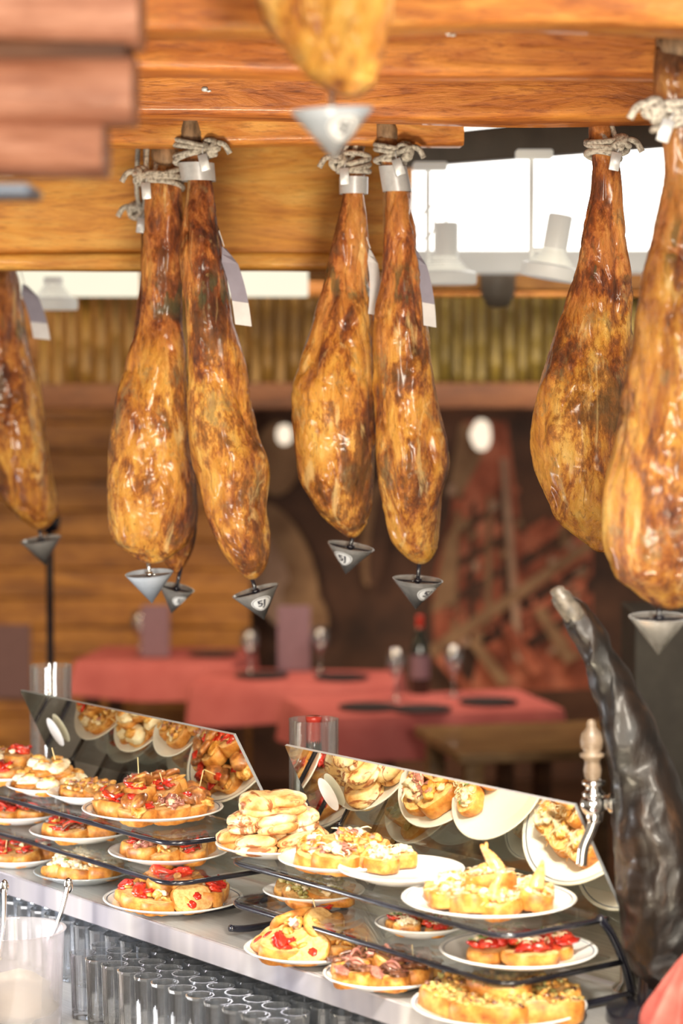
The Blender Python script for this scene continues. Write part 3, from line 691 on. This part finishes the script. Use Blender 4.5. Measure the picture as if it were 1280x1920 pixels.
ham(HG, 5.5, 1.0, "dark-streaked cured ham hanging behind the broad board", 430, (77, 1012, 76, 50, (radians(6), radians(-8), 0), 'cone', -1.6, False), (46, 532, 78, 634, 30, 0), mat='ham_dark', seed=9, knot=1)
HT = [(-560, 560, 640), (-450, 555, 660), (-300, 525, 690), (-150, 495, 735), (-40, 484, 750), (40, 500, 746), (90, 530, 730), (130, 560, 720), (165, 595, 705), (182, 625, 690)]
ham(HT, 2.72, .7, "golden cured ham hanging close under the ceiling beams", -500, (622, 208, 152, 92, (radians(2), radians(-3), 0), 'cone_light', -1.1, True), None, mat='ham_top', seed=10, knot=1)

# ---------------- counter ----------------
RZ = (0, 0, -AL)
CL = Vector((C0.x, C0.y, 0))
e = empty('bar_counter', CL, "stainless steel bar counter with dark cabinet below", 'counter', rot=RZ)
obj('worktop', bx(-2.8, 1.2, 0.002, .62, Z0-.036, Z0, .004), M['steel'], parent=e, sharp=40)
obj('edge_trim', bx(-2.8, 1.2, -.006, .002, Z0-.039, Z0+.001, .002), M['steel_trim'], parent=e, sharp=40, label="bright steel edge strip")
obj('counter_body', bx(-2.8, 1.2, .42, .60, 0, Z0-.037, .01), M['blackbody'], parent=e, sharp=40)
obj('lower_shelf', bx(-2.8, -.1, -.30, .42, .86, .885, .006), M['steel'], parent=e, sharp=40)
obj('cabinet', bx(-2.8, -.1, -.28, .42, 0, .86, .01), M['blackbody'], parent=e, sharp=40)

def module(s0, s1, lab):
    e = empty('food_display', CL+Vector((0, 0, Z0)), lab, 'display case', rot=RZ)
    for z in (Z1-Z0, Z2-Z0):
        tb = .262 if z < .1 else .232
        obj('glass_shelf', bx(s0+.01, s1-.01, .035, tb-.012, z-.006, z-.001, .001), M['shelfglass'], parent=e, smooth=False, label="clear glass shelf")
        rr = .045; path = [(s0, tb, z-.010)]
        path += [(s0+rr-rr*cos(a), .03+rr-rr*sin(a), z-.010) for a in [radians(q*15) for q in range(7)]]
        path += [(s1-rr+rr*sin(a), .03+rr-rr*cos(a), z-.010) for a in [radians(q*15) for q in range(7)]]
        path += [(s1, tb, z-.010)]
        obj('shelf_frame', tube(path, .0045, 10), M['black'], parent=e, label="black tubular shelf frame")
    for s in (s0, s1):
        obj('bracket', tube(smoothpath([(s, .285, 0.008), (s, .272, .05), (s, .242, .105), (s, .215, .135)], 5), .0065, 10), M['black'], parent=e)
        obj('bracket_foot', tube(smoothpath([(s, .285, .008), (s, .2, .008), (s, .08, .008), (s, .04, .014)], 5), .006, 10), M['black'], parent=e)
    zt = 1.36-Z0; tt = .158; zb = .006; tb = tt+zt*.52
    mb = MB(); th = .005
    vs = [(s0-.02, tb, zb), (s1+.02, tb, zb), (s1+.005, tt, zt), (s0-.005, tt, zt)]
    vs2 = [(x, y+th, z+.002) for x, y, z in vs]
    mb.add(vs+vs2, [[0, 1, 2, 3]], 0)
    mb.f += [[4, 5, 6, 7]]; mb.m += [1]
    for a, b in ((0, 1), (1, 2), (2, 3), (3, 0)): mb.f.append([a, b, b+4, a+4]); mb.m.append(2)
    obj('glass_guard', mb, [M['mirror'], M['shelfglass'], M['edge']], parent=e, smooth=False, label="leaning reflective glass guard with greenish edges")
    c = Vector((s0+.075, tt+.035, zt-.075)); dn = Vector((0, -.52, 1)).normalized(); mb = MB(); vs = [tuple(c+Vector((0, -.003, -.001)))]
    n = 24
    for i in range(n):
        a = 2*pi*i/n; vs.append(tuple(c+Vector((1, 0, 0))*.021*cos(a)+dn*.033*sin(a)+Vector((0, -.003, -.001))))
    mb.add(vs, [[0, 1+i, 1+(i+1) % n] for i in range(n)])
    obj('oval_label', mb, M['sticker'], parent=e, smooth=False, label="plain pale oval sticker on the glass guard")
module(-.64, .06, "two-tier glass tapas display with a leaning mirrored guard")
module(-1.52, -.80, "two-tier glass tapas display beside the stacked plates")
module(-2.52, -1.84, "two-tier glass tapas display further along the bar, out of view")  # unseen display added so the left guard has food to reflect

def gtube(px, ytop, w, d, lab, bottle):
    top = P(px, ytop, d); r = w/2*d/F; h = top.z-Z0
    obj('glass_tube', lathe([(0, 0), (r, 0), (r, h-.003), (r+.001, h), (r-.003, h), (r-.003, .006), (0, .006)], 32), M['tube'], loc=(top.x, d, Z0), label=lab, cat='vase', sharp=50)
    if bottle: winebottle(Vector((top.x, d, Z0+.008)), "wine bottle with red foil standing in a glass tube")
gtube(588, 1348, 94, 4.40, "tall clear glass cylinder holding a wine bottle", True)
gtube(95, 1247, 80, 5.0, "tall empty clear glass cylinder behind the display", False)

# ---------------- plates and food ----------------
def plate_mesh(r, line):
    pr = [(0, 0), (.56*r, 0), (.62*r, .003), (.99*r, .017), (r, .0185), (r*.985, .0200), (r*.95, .0182), (r*.935, .0176), (.66*r, .0075), (.60*r, .0055), (0, .0055)]
    mis = [0]*10
    if line: mis[6] = 1
    return lathe(pr, 56, mis=mis)
def plate(s, t, z, r, lab, mat='white', line=False, lift=0.):
    c = C(s, t, z+lift+.0008)
    obj('plate', plate_mesh(r, line), [M[mat], M['rimline']], loc=c, rot=(0, 0, random.uniform(0, 6)), label=lab, cat='plate', group="plates of tapas on the bar counter")
    return c
class Tmpl:
    """one thing with parts; first placement uses it, later ones copy it part by part"""
    def __init__(s, root): s.root = root; s.kids = list(root.children); s.used = False
    def place(s, loc, rot, sc=1., label=None, group=None):
        if not s.used: r = s.root; s.used = True
        else:
            r = s.root.copy(); COL.objects.link(r)
            for k in s.kids:
                c = k.copy(); c.parent = r; COL.objects.link(c)
        r.location = loc; r.rotation_euler = rot; r.scale = (sc, sc, sc)
        if label: r['label'] = label
        if group: r['group'] = group
        return r
def bread(w=.036, l=.026, h=.018, seed=0):
    n = 28; mb = MB(); sq = 2.6
    def ring(k, z):
        out = []
        for i in range(n):
            a = 2*pi*i/n; ca, sa = cos(a), sin(a); rr = (abs(ca)**sq+abs(sa)**sq)**(-1/sq)
            q = 1+.12*noise.noise(Vector((ca*1.5+seed, sa*1.5, z*30)))
            out.append((w*k*rr*ca*q, l*k*rr*sa*q, z+.002*noise.noise(Vector((ca*3+seed, sa*3, 1)))))
        return out
    rs = [ring(.9, 0), ring(1., .004), ring(1.02, h*.6), ring(.99, h*.9), ring(.93, h)]
    loft(rs, 0, mb, caps=False)
    top = rs[-1]; mb.add(list(top)+[(v[0]*.5, v[1]*.5, h+.001) for v in top]+[(0, 0, h)], [[i, (i+1) % n, n+(i+1) % n, n+i] for i in range(n)]+[[n+i, n+(i+1) % n, 2*n] for i in range(n)], 1)
    mb.add(list(rs[0])+[(0, 0, 0)], [[i, (i+1) % n, n] for i in range(n)], 0)
    return mb
LABS = {'pepper': "bread slice topped with glossy red pepper strips", 'mushroom': "tapa of browned mushrooms and red pepper on bread", 'anchovy': "bread slice topped with dark anchovies",
 'shred': "bread topped with crisp fried prawn and pale shreds", 'omelette': "toasted bread slice topped with browned omelette crumble", 'paste': "bread slice spread with olive-green paste",
 'golden': "bread slice topped with golden fried filling", 'egg': "tapa of halved egg and pale cream on bread", 'salad': "bread slice with pale shredded salad", 'aub': "bread topped with dark aubergine and rosy anchovy",
 'hamroll': "bread topped with rolled ham and browned cheese", 'slice': "plain toasted bread slice leaning on other tapas", 'redgreen': "bread slice under dark red pepper and green shreds"}
def strip(mb, c, L, w, h, ang, curl, mi=0, seg=10):
    pts = []
    for k in range(seg+1):
        t = k/seg-.5; pts.append(Vector((t*L*cos(ang)-curl*sin(ang)*sin(t*5), t*L*sin(ang)+curl*cos(ang)*sin(t*5), h*cos(t*3.)))+Vector(c))
    tube(pts, [w*(.35+.65*sin(pi*min(1, max(0, (k+.6)/(seg+1.2))))) for k in range(seg+1)], 6, mi, mb)
ru = random.uniform
def make_canape(kind, var=0):
    random.seed(len(kind)*31+var*7+ord(kind[0]))
    root = empty('canape', (0, 0, 0), LABS[kind], 'tapa')
    if kind == 'egg': bw = (.024, .022, .012)
    elif kind == 'omelette': bw = (.052, .030, .028)
    elif kind == 'paste': bw = (.046, .030, .018)
    elif kind == 'golden': bw = (.030, .026, .022)
    elif kind == 'slice': bw = (.038, .029, .013)
    elif kind == 'redgreen': bw = (.044, .030, .020)
    else: bw = (.034, .025, .025)
    obj('bread_slice', bread(*bw, seed=var*3.3), [M['crust'], M['crumb']], parent=root, rot=(0, 0, ru(-.2, .2)))
    h = bw[2]; tp = MB(); pick = None
    if kind == 'pepper':
        for i in range(4): blob(tp, (ru(-.016, .016), ru(-.011, .011), h+.002+.003*i), (ru(.010, .018), ru(.006, .010), ru(.003, .005)), .5, 1.8, 0, (ru(-.5, .5), ru(-.5, .5), ru(0, 3)))
        for i in range(3): blob(tp, (ru(-.018, .018), ru(-.012, .012), h+.006), (ru(.006, .012), .007, .004), .6, 2, 1+(i % 3), (ru(-.4, .4), 0, ru(0, 3)), hi=False)
        obj('pepper_topping', tp, [M['red'], M['cream'], M['golden'], M['brown']], parent=root); pick = .030 if var == 0 else None
    elif kind == 'redgreen':
        for i in range(9): blob(tp, (ru(-.030, .030), ru(-.020, .020), h+.004+.0012*i), (ru(.014, .022), ru(.010, .015), ru(.005, .008)), .4, 1.8, 0, (ru(-.3, .3), ru(-.3, .3), ru(0, 3)))
        for i in range(26): strip(tp, (ru(-.028, .028), ru(-.018, .018), h+ru(.012, .020)), ru(.008, .02), .0011, .003, ru(0, 3), .003, 1+(i % 3 > 0), 5)
        obj('pepper_topping', tp, [M['red'], M['herb'], M['cream']], parent=root)
    elif kind == 'slice':
        for i in range(3): blob(tp, (ru(-.02, .02), ru(-.014, .014), h+.001), (ru(.006, .012), ru(.004, .008), .002), .5, 2, i % 2, (0, 0, ru(0, 3)), hi=False)
        obj('pepper_topping', tp, [M['red'], M['golden']], parent=root)
    elif kind == 'mushroom':
        for i in range(4): blob(tp, (ru(-.022, .022), ru(-.016, .016), h+.003), (.018, .011, .006), .5, 1.6, i % 2, (0, ru(-.3, .3), ru(0, 3)))
        obj('pepper_topping', tp, [M['red'], M['golden']], parent=root)
        for i in range(2):
            c = Vector((-.011+.022*i, ru(-.008, .008), h+.006+.005*i))
            mm = lathe([(0, .010), (.009, .0095), (.016, .006), (.0185, .001), (.0165, -.003), (.012, -.001), (.006, .001), (.0055, -.009), (0, -.009)], 22)
            mm.v = [tuple(Vector(v)*(1+.18*noise.noise(Vector(v)*110+Vector((var*4, i, 0))))) for v in mm.v]
            mm.xf(Matrix.Translation(c) @ Euler((ru(-.6, .6), ru(-.6, .6), 0)).to_matrix().to_4x4()); obj('mushroom', mm, M['mush'], parent=root)
        cb = MB(); blob(cb, (ru(-.01, .01), .0, h+.016), (.010, .008, .005), .5, 2, 0); obj('pepper_dice', cb, M['red'], parent=root)
        pick = .05 if var == 0 else None
    elif kind in ('anchovy', 'aub'):
        for i in range(7): blob(tp, (ru(-.024, .024), ru(-.016, .016), h+.004), (ru(.011, .018), ru(.009, .014), .005), .5, 1.8, (0, 0, 1)[i % 3], (ru(-.4, .4), ru(-.4, .4), ru(0, 3)))
        for i in range(5): strip(tp, (ru(-.01, .01), ru(-.012, .012), h-.004+.003*i), ru(.03, .05), .0035, .010, ru(-.7, .7), ru(-.006, .006), 0 if i % 2 else 1)
        obj('anchovy_topping', tp, [M['brown'], M['red'] if kind == 'anchovy' else M['rosy']], parent=root); pick = .034 if var == 2 else None
    elif kind == 'shred':
        for i in range(10):
            a = ru(0, 6.28); r = ru(0, .9)
            blob(tp, (.026*r*cos(a), .019*r*sin(a), h+ru(.002, .012)*(1.2-r)), (ru(.006, .011), ru(.005, .009), ru(.003, .006)), .9, 2.6, (0, 1, 0)[i % 3], (ru(-.5, .5), ru(-.5, .5), ru(0, 3)), hi=False)
        for i in range(150):
            a = ru(0, 6.28); r = ru(0, .033); c = (r*cos(a), r*sin(a)*.8, h+ru(-.014, .014)*(1-r/.05))
            strip(tp, c, ru(.006, .015), ru(.0005, .0009), .0015, ru(0, 3.1), ru(-.002, .002), i % 3 == 0, 3)
        obj('shredded_topping', tp, [M['cream'], M['golden']], parent=root)
        if var == 0:
            sh = MB(); pts = smoothpath([(-.014, 0, h+.004), (-.010, .001, h+.014), (-.004, 0, h+.024), (.002, 0, h+.033), (.008, 0, h+.042)], 5)
            n = len(pts); tube(pts, [.0105*(1-.9*(k/(n-1))**1.5)+.0012*abs(sin(k*1.3)) for k in range(n)], 12, mb=sh)
            tube([pts[-6], pts[-3]+Vector((-.006, 0, .003)), pts[-1]+Vector((-.009, 0, .003))], [.004, .003, .0008], 8, mb=sh)
            obj('fried_prawn', sh, M['shrimp'], parent=root)
    elif kind == 'omelette':
        for i in range(48):
            a = ru(0, 6.28); r = sqrt(ru(0, 1))*.92; c = (bw[0]*r*cos(a), bw[1]*r*sin(a), h+ru(-.002, .004)*(1.3-r))
            blob(tp, c, (ru(.003, .008), ru(.003, .006), ru(.002, .004)), .8, 2.6, (0, 0, 1, 3, 2, 3)[i % 6], (ru(-.6, .6), ru(-.6, .6), ru(0, 3)), hi=False)
        obj('savoury_topping', tp, [M['yellow'], M['brown'], M['golden'], M['green']], parent=root)
    elif kind in ('paste', 'golden', 'salad', 'hamroll'):
        mt = {'paste': 'green', 'golden': 'golden', 'salad': 'cream', 'hamroll': 'rosy'}[kind]
        for i in range(16):
            a = ru(0, 6.28); r = ru(0, .8); c = (bw[0]*.85*r*cos(a), bw[1]*.85*r*sin(a), h+ru(.001, .011)*(1.2-r))
            blob(tp, c, (ru(.005, .011), ru(.004, .008), ru(.003, .006)), .8, 2.4, 0 if i % 4 else 2, (ru(-.5, .5), ru(-.5, .5), ru(0, 3)), hi=False)
        if kind == 'golden':
            for i in range(4): blob(tp, (ru(-.015, .015), ru(-.012, .012), h+.009), (.007, .005, .002), .6, 2, 3, (ru(-.5, .5), 0, ru(0, 3)), hi=False)
        if kind in ('salad', 'hamroll'):
            for i in range(30): strip(tp, (ru(-.022, .022), ru(-.018, .018), h+ru(.000, .014)), ru(.006, .016), .0011, .002, ru(0, 3), .002, (0, 2, 3)[i % 3] if kind == 'salad' and i % 9 == 2 else (0 if i % 2 else 2), 4)
        obj('savoury_topping', tp, [M[mt], M['brown'], M['cream'], M['rosy'] if kind == 'golden' else M['herb']], parent=root)
    elif kind == 'egg':
        blob(tp, (0, 0, h+.006), (.021, .018, .011), .25, 1.6, 0); blob(tp, (.002, -.002, h+.015), (.011, .010, .006), .4, 1.5, 1, hi=False)
        obj('egg_topping', tp, [M['cream'], M['golden']], parent=root); pick = .042 if var == 2 else None
    if pick:
        tl = ru(-.12, .12); obj('toothpick', tube([(0, 0, h*.5), (tl*.02, .002, h+pick)], .0009, 6), M['pick'], parent=root)
    return root
T = {}
def get(kind, var):
    k = (kind, var)
    if k not in T: T[k] = Tmpl(make_canape(kind, var))
    return T[k]
def fill(c, r, kind, n, sc=1., centre=True, grp=None, fr=.56, layers=1, jitter=.004, tilt=.22):
    random.seed(int(c.x*1000)+n); pos = []
    for i in range(n): a = 2*pi*i/n+.3; pos.append((r*fr*cos(a), r*fr*sin(a), 0., a))
    if centre: pos.append((0, 0, .016 if n > 5 else .004, 1.))
    if layers > 1:
        for i in range(4): a = 2*pi*i/4+.9; pos.append((r*.30*cos(a), r*.30*sin(a), .024*sc, a))
    ks = kind if isinstance(kind, (list, tuple)) else [kind]
    for i, (x, y, z, a) in enumerate(pos):
        k_ = ks[i % len(ks)]; random.seed(i*13+n*7+int(c.x*999)); var = random.randrange(3); tt = get(k_, var)
        random.seed(i*17+n*3+int(c.y*999))
        rx_, ry_ = ru(-tilt, tilt), ru(-tilt, tilt)
        if k_ == 'slice': rx_ += .7; z += .018
        tt.place(c+Vector((x+ru(-jitter, jitter), y+ru(-jitter, jitter), .0065+z)), (rx_, ry_, a+pi/2+ru(-.8, .8)), sc*ru(.92, 1.08), group=grp)
WP = "white porcelain plate of tapas on the glass shelf"; WC = "white porcelain plate of tapas on the steel counter"
c = plate(-.595, .098, Z2, .098, "white plate under a pile of grilled buns")
bunm = MB(); lathe([(0, 0), (.026, 0), (.034, .004), (.0355, .010), (.033, .0135), (.030, .015), (.033, .0165), (.0355, .020), (.034, .026), (.026, .031), (.012, .0335), (0, .034)], 32, mb=bunm)
bunm.v = [(v[0]*(1+.1*noise.noise(Vector(v)*40)), v[1]*(1+.1*noise.noise(Vector(v)*40+Vector((4, 0, 0)))), v[2]*(1+.1*noise.noise(Vector(v)*50))) for v in bunm.v]
b0 = None; pos = [(.060*cos(2*pi*i/5+.5), .060*sin(2*pi*i/5+.5), 0) for i in range(5)]+[(0, 0, .008)]+[(.042*cos(2*pi*i/4+.2), .042*sin(2*pi*i/4+.2), .032) for i in range(4)]+[(.020, .004, .062), (-.024, -.006, .062)]
for i, (x, y, z) in enumerate(pos):
    l = c+Vector((x, y, z+.008)); r = (ru(-.2, .2), ru(-.2, .2), ru(0, 6))
    if b0 is None: b0 = obj('bread_bun', bunm, M['bun'], loc=l, rot=r, label="small round grilled bread bun with scorch marks", cat='bun', group="grilled buns piled on a plate")
    else:
        g = b0.copy(); g.location = l; g.rotation_euler = r; COL.objects.link(g)
c = plate(-.405, .095, Z2, .104, WP, lift=.006); fill(c, .10, ['golden', 'hamroll', 'golden'], 6, 1.2, True, "golden fried tapas", .52)
c = plate(-.262, .100, Z2, .100, "white oval plate holding pale cream tapas", lift=.012)
for q in ((-.035, .055), (.0, .06), (-.03, .02)): get('salad', 0).place(c+Vector((q[0], q[1], .008)), (0, 0, q[0]*30), .85, "small pale cream tapa on a white plate", "pale cream tapas")
c = plate(-.062, .105, Z2, .132, WP, line=True); fill(c, .115, 'shred', 8, 1.05, True, "prawn tapas with shredded topping", .58)
c = plate(-.52, .125, Z1, .085, WP); fill(c, .09, 'paste', 5, .85, False, "olive paste toasts", .5)
c = plate(-.23, .115, Z1, .074, WP, line=True); fill(c, .07, ['redgreen', 'salad'], 5, .6, False, "small pepper salad tapas", .5)
c = plate(-.01, .118, Z1, .118, WP, line=True); fill(c, .09, 'redgreen', 4, .92, False, "red pepper tapas with green shreds", .55, tilt=.1)
c = plate(-.44, .052, Z0, .104, WC); fill(c, .1, ['pepper', 'slice', 'golden', 'slice'], 7, 1.05, True, "bread and pepper tapas", .58, layers=2)
c = plate(-.235, .045, Z0, .096, WC, line=True); fill(c, .09, 'aub', 7, 1.0, True, "aubergine and anchovy tapas", .62)
c = plate(.005, .066, Z0, .130, "large white plate of omelette toasts", line=True); fill(c, .12, 'omelette', 6, 1.12, True, "browned omelette toasts", .66, tilt=.12)
c = plate(-.99, .118, Z2, .128, WP, line=True); fill(c, .12, ['mushroom', 'pepper', 'mushroom', 'hamroll'], 9, 1.05, True, "mushroom tapas with toothpicks", .64, layers=2)
c = plate(-1.18, .10, Z2, .078, WP, lift=.004); fill(c, .07, 'golden', 5, .85, True, "golden fried tapas", .5)
c = plate(-1.315, .10, Z2, .085, WP); fill(c, .08, 'egg', 7, 1.1, True, "pale egg tapas", .62, layers=2)
c = plate(-1.46, .09, Z2, .09, WP, lift=.004); fill(c, .085, ['golden', 'egg', 'pepper'], 7, 1., True, "mixed tapas with toothpicks", .6, layers=2)
c = plate(-.94, .118, Z1, .108, WP); fill(c, .1, ['anchovy', 'hamroll', 'golden'], 7, .95, False, "anchovy tapas", .55)
c = plate(-1.2, .098, Z1, .098, WP); fill(c, .09, ['anchovy', 'pepper'], 6, .95, False, "anchovy tapas", .55)
c = plate(-1.43, .098, Z1, .09, WP); fill(c, .08, ['anchovy'], 5, .9, False, "anchovy tapas", .5)
c = plate(-.876, .085, Z0, .124, WC, line=True); fill(c, .115, ['pepper', 'pepper', 'golden', 'slice'], 9, 1.05, True, "bread and pepper tapas", .62, layers=2)
c = plate(-1.167, .08, Z0, .092, "teal glass plate of pale salad tapas", mat='teal'); fill(c, .085, 'salad', 6, 1., True, "pale salad tapas", .55)
c = plate(-1.37, .06, Z0, .09, WC); fill(c, .08, 'pepper', 5, .9, True, "bread and pepper tapas", .5)
c = plate(-1.95, .11, Z2, .115, WP); fill(c, .11, ['golden', 'pepper'], 7, 1.15, True, "golden and pepper tapas", .58)  # plates added out of view for the guard's reflection
c = plate(-2.20, .11, Z2, .115, WP); fill(c, .11, ['golden', 'shred'], 7, 1.1, True, "golden fried tapas", .58)

# ---------------- drinking glasses ----------------
gm = lathe([(0, 0), (.018, 0), (.0195, .003), (.0225, .108), (.0235, .113), (.0215, .113), (.018, .014), (0, .012)], 12)
g0 = None; random.seed(3)
for j in range(6):
    for i in range(30):
        s = -1.66+i*.0505+(j % 2)*.025; t = .015+j*.058
        if s > -.16: continue
        l = C(s, t, .886)
        if g0 is None: g0 = obj('drinking_glass', gm, M['drink'], loc=l, label="clear ribbed straight tumbler stored under the counter", cat='glass', group="tumblers under the counter", smooth=False)
        else:
            g = g0.copy(); g.location = l; COL.objects.link(g)
for j in range(2):
    for i in range(12):
        l = C(-.90+i*.0505+j*.025, -.045-j*.058, .886); g = g0.copy(); g.location = l; COL.objects.link(g)

tb = Vector((P(26, 1800, 4.0).x, 4.0, .886)); e = empty('plastic_tub', tb, "frosted plastic tub standing on the lower steel shelf", 'tub')
obj('tub_wall', lathe([(0, 0), (.074, 0), (.079, .006), (.085, .165), (.089, .17), (.083, .17), (.075, .01), (0, .008)], 40), M['tub'], parent=e, sharp=60)
mb = MB(); blob(mb, (0, 0, .05), (.066, .066, .042), .3, 2, 0); obj('paper_contents', mb, M['plaster'], parent=e, label="crumpled cream paper in the tub")
for (px0, py0, px1, py1) in ((8, 1664, 0, 1800), (128, 1660, 96, 1760)):
    a = P(px0, py0, 4.05); b = P(px1, py1, 4.03); mid = a.lerp(b, .5)+Vector((.003, 0, 0))
    mb = tube(smoothpath([a-tb, mid-tb, b-tb], 6), [.004]*13, 8); blob(mb, a-tb, (.008, .004, .014), .1, 1, 0, hi=False)
    obj('spoon', mb, M['chrome'], loc=tb, label="steel serving spoon standing in the tub", cat='spoon')

# ---------------- black ham in stand ----------------
dk = 3.45; sk = dk/F
cl = [(1052, 1120, 12), (1063, 1134, 20), (1079, 1154, 26), (1097, 1180, 29), (1115, 1208, 30), (1131, 1242, 32), (1151, 1287, 38), (1171, 1342, 47), (1189, 1402, 56), (1206, 1462, 64), (1221, 1530, 73), (1235, 1600, 82), (1245, 1680, 88), (1249, 1750, 84), (1250, 1805, 70), (1252, 1850, 44)]
base = P(1232, 1858, dk)
e = empty('black_ham', Vector((base.x, dk, Z0)), "blackened cured ham standing hoof upward at the counter end", 'ham')
bo = e.location
sp = smoothpath([Vector((x, y, r)) for x, y, r in cl], 8)
pts = [P(v.x, v.y, dk)-bo for v in sp]; rs = [v.z*sk for v in sp]
mb = tube(pts, rs, 64); vv = []
for v in mb.v:
    v = Vector(v); k = noise.noise(v*16)*.008+noise.noise(v*45)*.003-max(0, 1-abs(noise.noise(Vector((v.x*30, v.y*30, v.z*9+noise.noise(v*20))))*3))**2*.0035; vv.append((v.x+k, v.y*1.1+k, v.z))
mb.v = vv; obj('ham_body', mb, M['blackham'], parent=e)
mb = MB()
for sg in (-1, 1):
    pth = [P(1082, 1160, dk)-bo+Vector((0, sg*.008, 0)), P(1062, 1136, dk)-bo+Vector((0, sg*.009, 0)), P(1048, 1114, dk)-bo+Vector((0, sg*.008, 0)), P(1044, 1106, dk)-bo+Vector((0, sg*.006, 0))]
    tube(smoothpath(pth, 4), [.016]*4+[.015]*4+[.011]*4+[.005], 14, mb=mb)
obj('hoof', mb, mat_noise('grey_hoof', [(.3, (.03, .025, .02)), (.7, (.20, .165, .13))], 50, rough=.4, bstr=.4), parent=e)
mb = lathe([(0, 0), (.075, 0), (.075, .018), (.03, .025), (.028, .06), (.03, .075), (0, .075)], 28); obj('ham_holder', mb, M['black'], parent=e, sharp=40)

dt = 3.45; tp = P(1112, 1508, dt); tower = P(1186, 1508, 3.60)
e = empty('beer_tap', Vector((tower.x, tower.y, Z0)), "chrome beer tap with a turned handle at the counter end", 'tap'); eo = e.location
hz = tp.z-Z0
obj('tap_tower', lathe([(0, 0), (.03, 0), (.03, .01), (.018, .02), (.016, hz+.012), (.012, hz+.02), (0, hz+.022)], 28), M['chrome'], parent=e)
mb = tube([tp-eo+Vector((-.012, 0, 0)), tp-eo+Vector((.035, .02, 0)), Vector((0, 0, hz))], .010, 16); blob(mb, tp-eo, (.019, .017, .019), 0); blob(mb, tp-eo+Vector((.035, .01, 0)), (.017, .018, .018), 0)
cr_ = lathe([(0, .008), (.014, .010), (.017, .016), (.012, .020), (.010, .026), (.017, .030), (.017, .034), (.009, .037), (0, .037)], 24); mb.add([tuple(Vector(v)+tp-eo) for v in cr_.v], cr_.f)
obj('tap_body', mb, M['chrome'], parent=e)
hm = lathe([(0, .036), (.009, .036), (.012, .040), (.0135, .050), (.0115, .062), (.0125, .067), (.018, .070), (.0185, .074), (.012, .077), (.0165, .084), (.0175, .093), (.0155, .103), (.010, .109), (.007, .113), (.0075, .118), (.005, .123), (0, .125)], 24)
hm.xf(Matrix.Translation(tp-eo)@Matrix.Rotation(-.03, 4, 'Y')); obj('tap_handle', hm, M['handle'], parent=e, label="brown turned tap handle")
sp2 = [tp, P(1114, 1532, dt), P(1106, 1560, dt), P(1094, 1588, dt), P(1090, 1622, dt)]
obj('spout', tube(smoothpath([p-eo for p in sp2], 6), [.012]*8+[.008]*17, 14), M['chrome'], parent=e)

pc = P(1284, 1885, 3.2); pc.z = Z0
rings = []
for k in range(16):
    f = k/15; R_ = .060*(cos(f*pi/2)**.7) if f < 1 else .002; ring = []
    for i in range(64):
        a = 2*pi*i/64; q = 1+.26*sin(a*5+f*3)+.16*sin(a*9-f*4)+.15*noise.noise(Vector((cos(a)*2, sin(a)*2, f*3)))
        ring.append((max(R_, .002)*q*cos(a), max(R_, .002)*q*sin(a)*.8, f*.145+.016*sin(a*5)*f))
    rings.append(ring)
obj('pink_cloth', loft(rings), M['pink'], loc=pc, label="crumpled pinkish red cloth lying on the counter end", cat='cloth')

# ---------------- lights ----------------
def area(loc, tgt, size, power, col=(1, .86, .68), sy=None, spread=None):
    ld = bpy.data.lights.new('area_light', 'AREA'); ld.energy = power; ld.color = col; ld.size = size
    if sy: ld.shape = 'RECTANGLE'; ld.size_y = sy
    if spread: ld.spread = radians(spread)
    o = bpy.data.objects.new('area_light', ld); COL.objects.link(o); o.location = loc
    o.rotation_euler = (Vector(tgt)-Vector(loc)).to_track_quat('-Z', 'Y').to_euler(); return o
area((1.3, -3.2, 2.9), (0, 4.5, 2.0), 1.0, 340, (1, .90, .75))
area((-1.9, -2.4, 2.3), (0, 4.5, 2.1), 1.0, 205, (1, .88, .71))
area((.0, -.4, .7), (0, 4.2, 2.45), .9, 38, (1, .84, .60), .5)  # added low fill, out of view, brightening beams and hams from below
area((-.1, 1.9, .25), (-.1, 3.9, 2.42), .5, 7, (1, .86, .62), None, 42)  # added unseen uplight for the beam undersides
area((.28, 2.5, 2.6), (.10, 3.6, 1.1), .25, 6, (1, .94, .82), None, 50)
area((-.6, 2.9, 2.65), (-.35, 4.1, 1.1), .3, 12, (1, .94, .82), None, 55)
area(C(-1.15, -.55, 1.15), C(-1.0, .1, .93), .25, 8, (.95, .97, 1))  # added out-of-view light that puts glints on the stored tumblers
area((-.3, 8.6, 2.85), (.1, 9.3, .75), .9, 36, (1, .82, .6))
area((-1.6, 8.3, 2.6), (-1.3, 11, 1.5), .8, 50, (1, .74, .42))
area((.9, 8.9, 2.7), (.9, 11.6, 1.4), .8, 52, (1, .82, .64))
w = bpy.data.worlds.new('world'); SC.world = w; w.use_nodes = True
w.node_tree.nodes['Background'].inputs[0].default_value = (1, .86, .7, 1); w.node_tree.nodes['Background'].inputs[1].default_value = .35
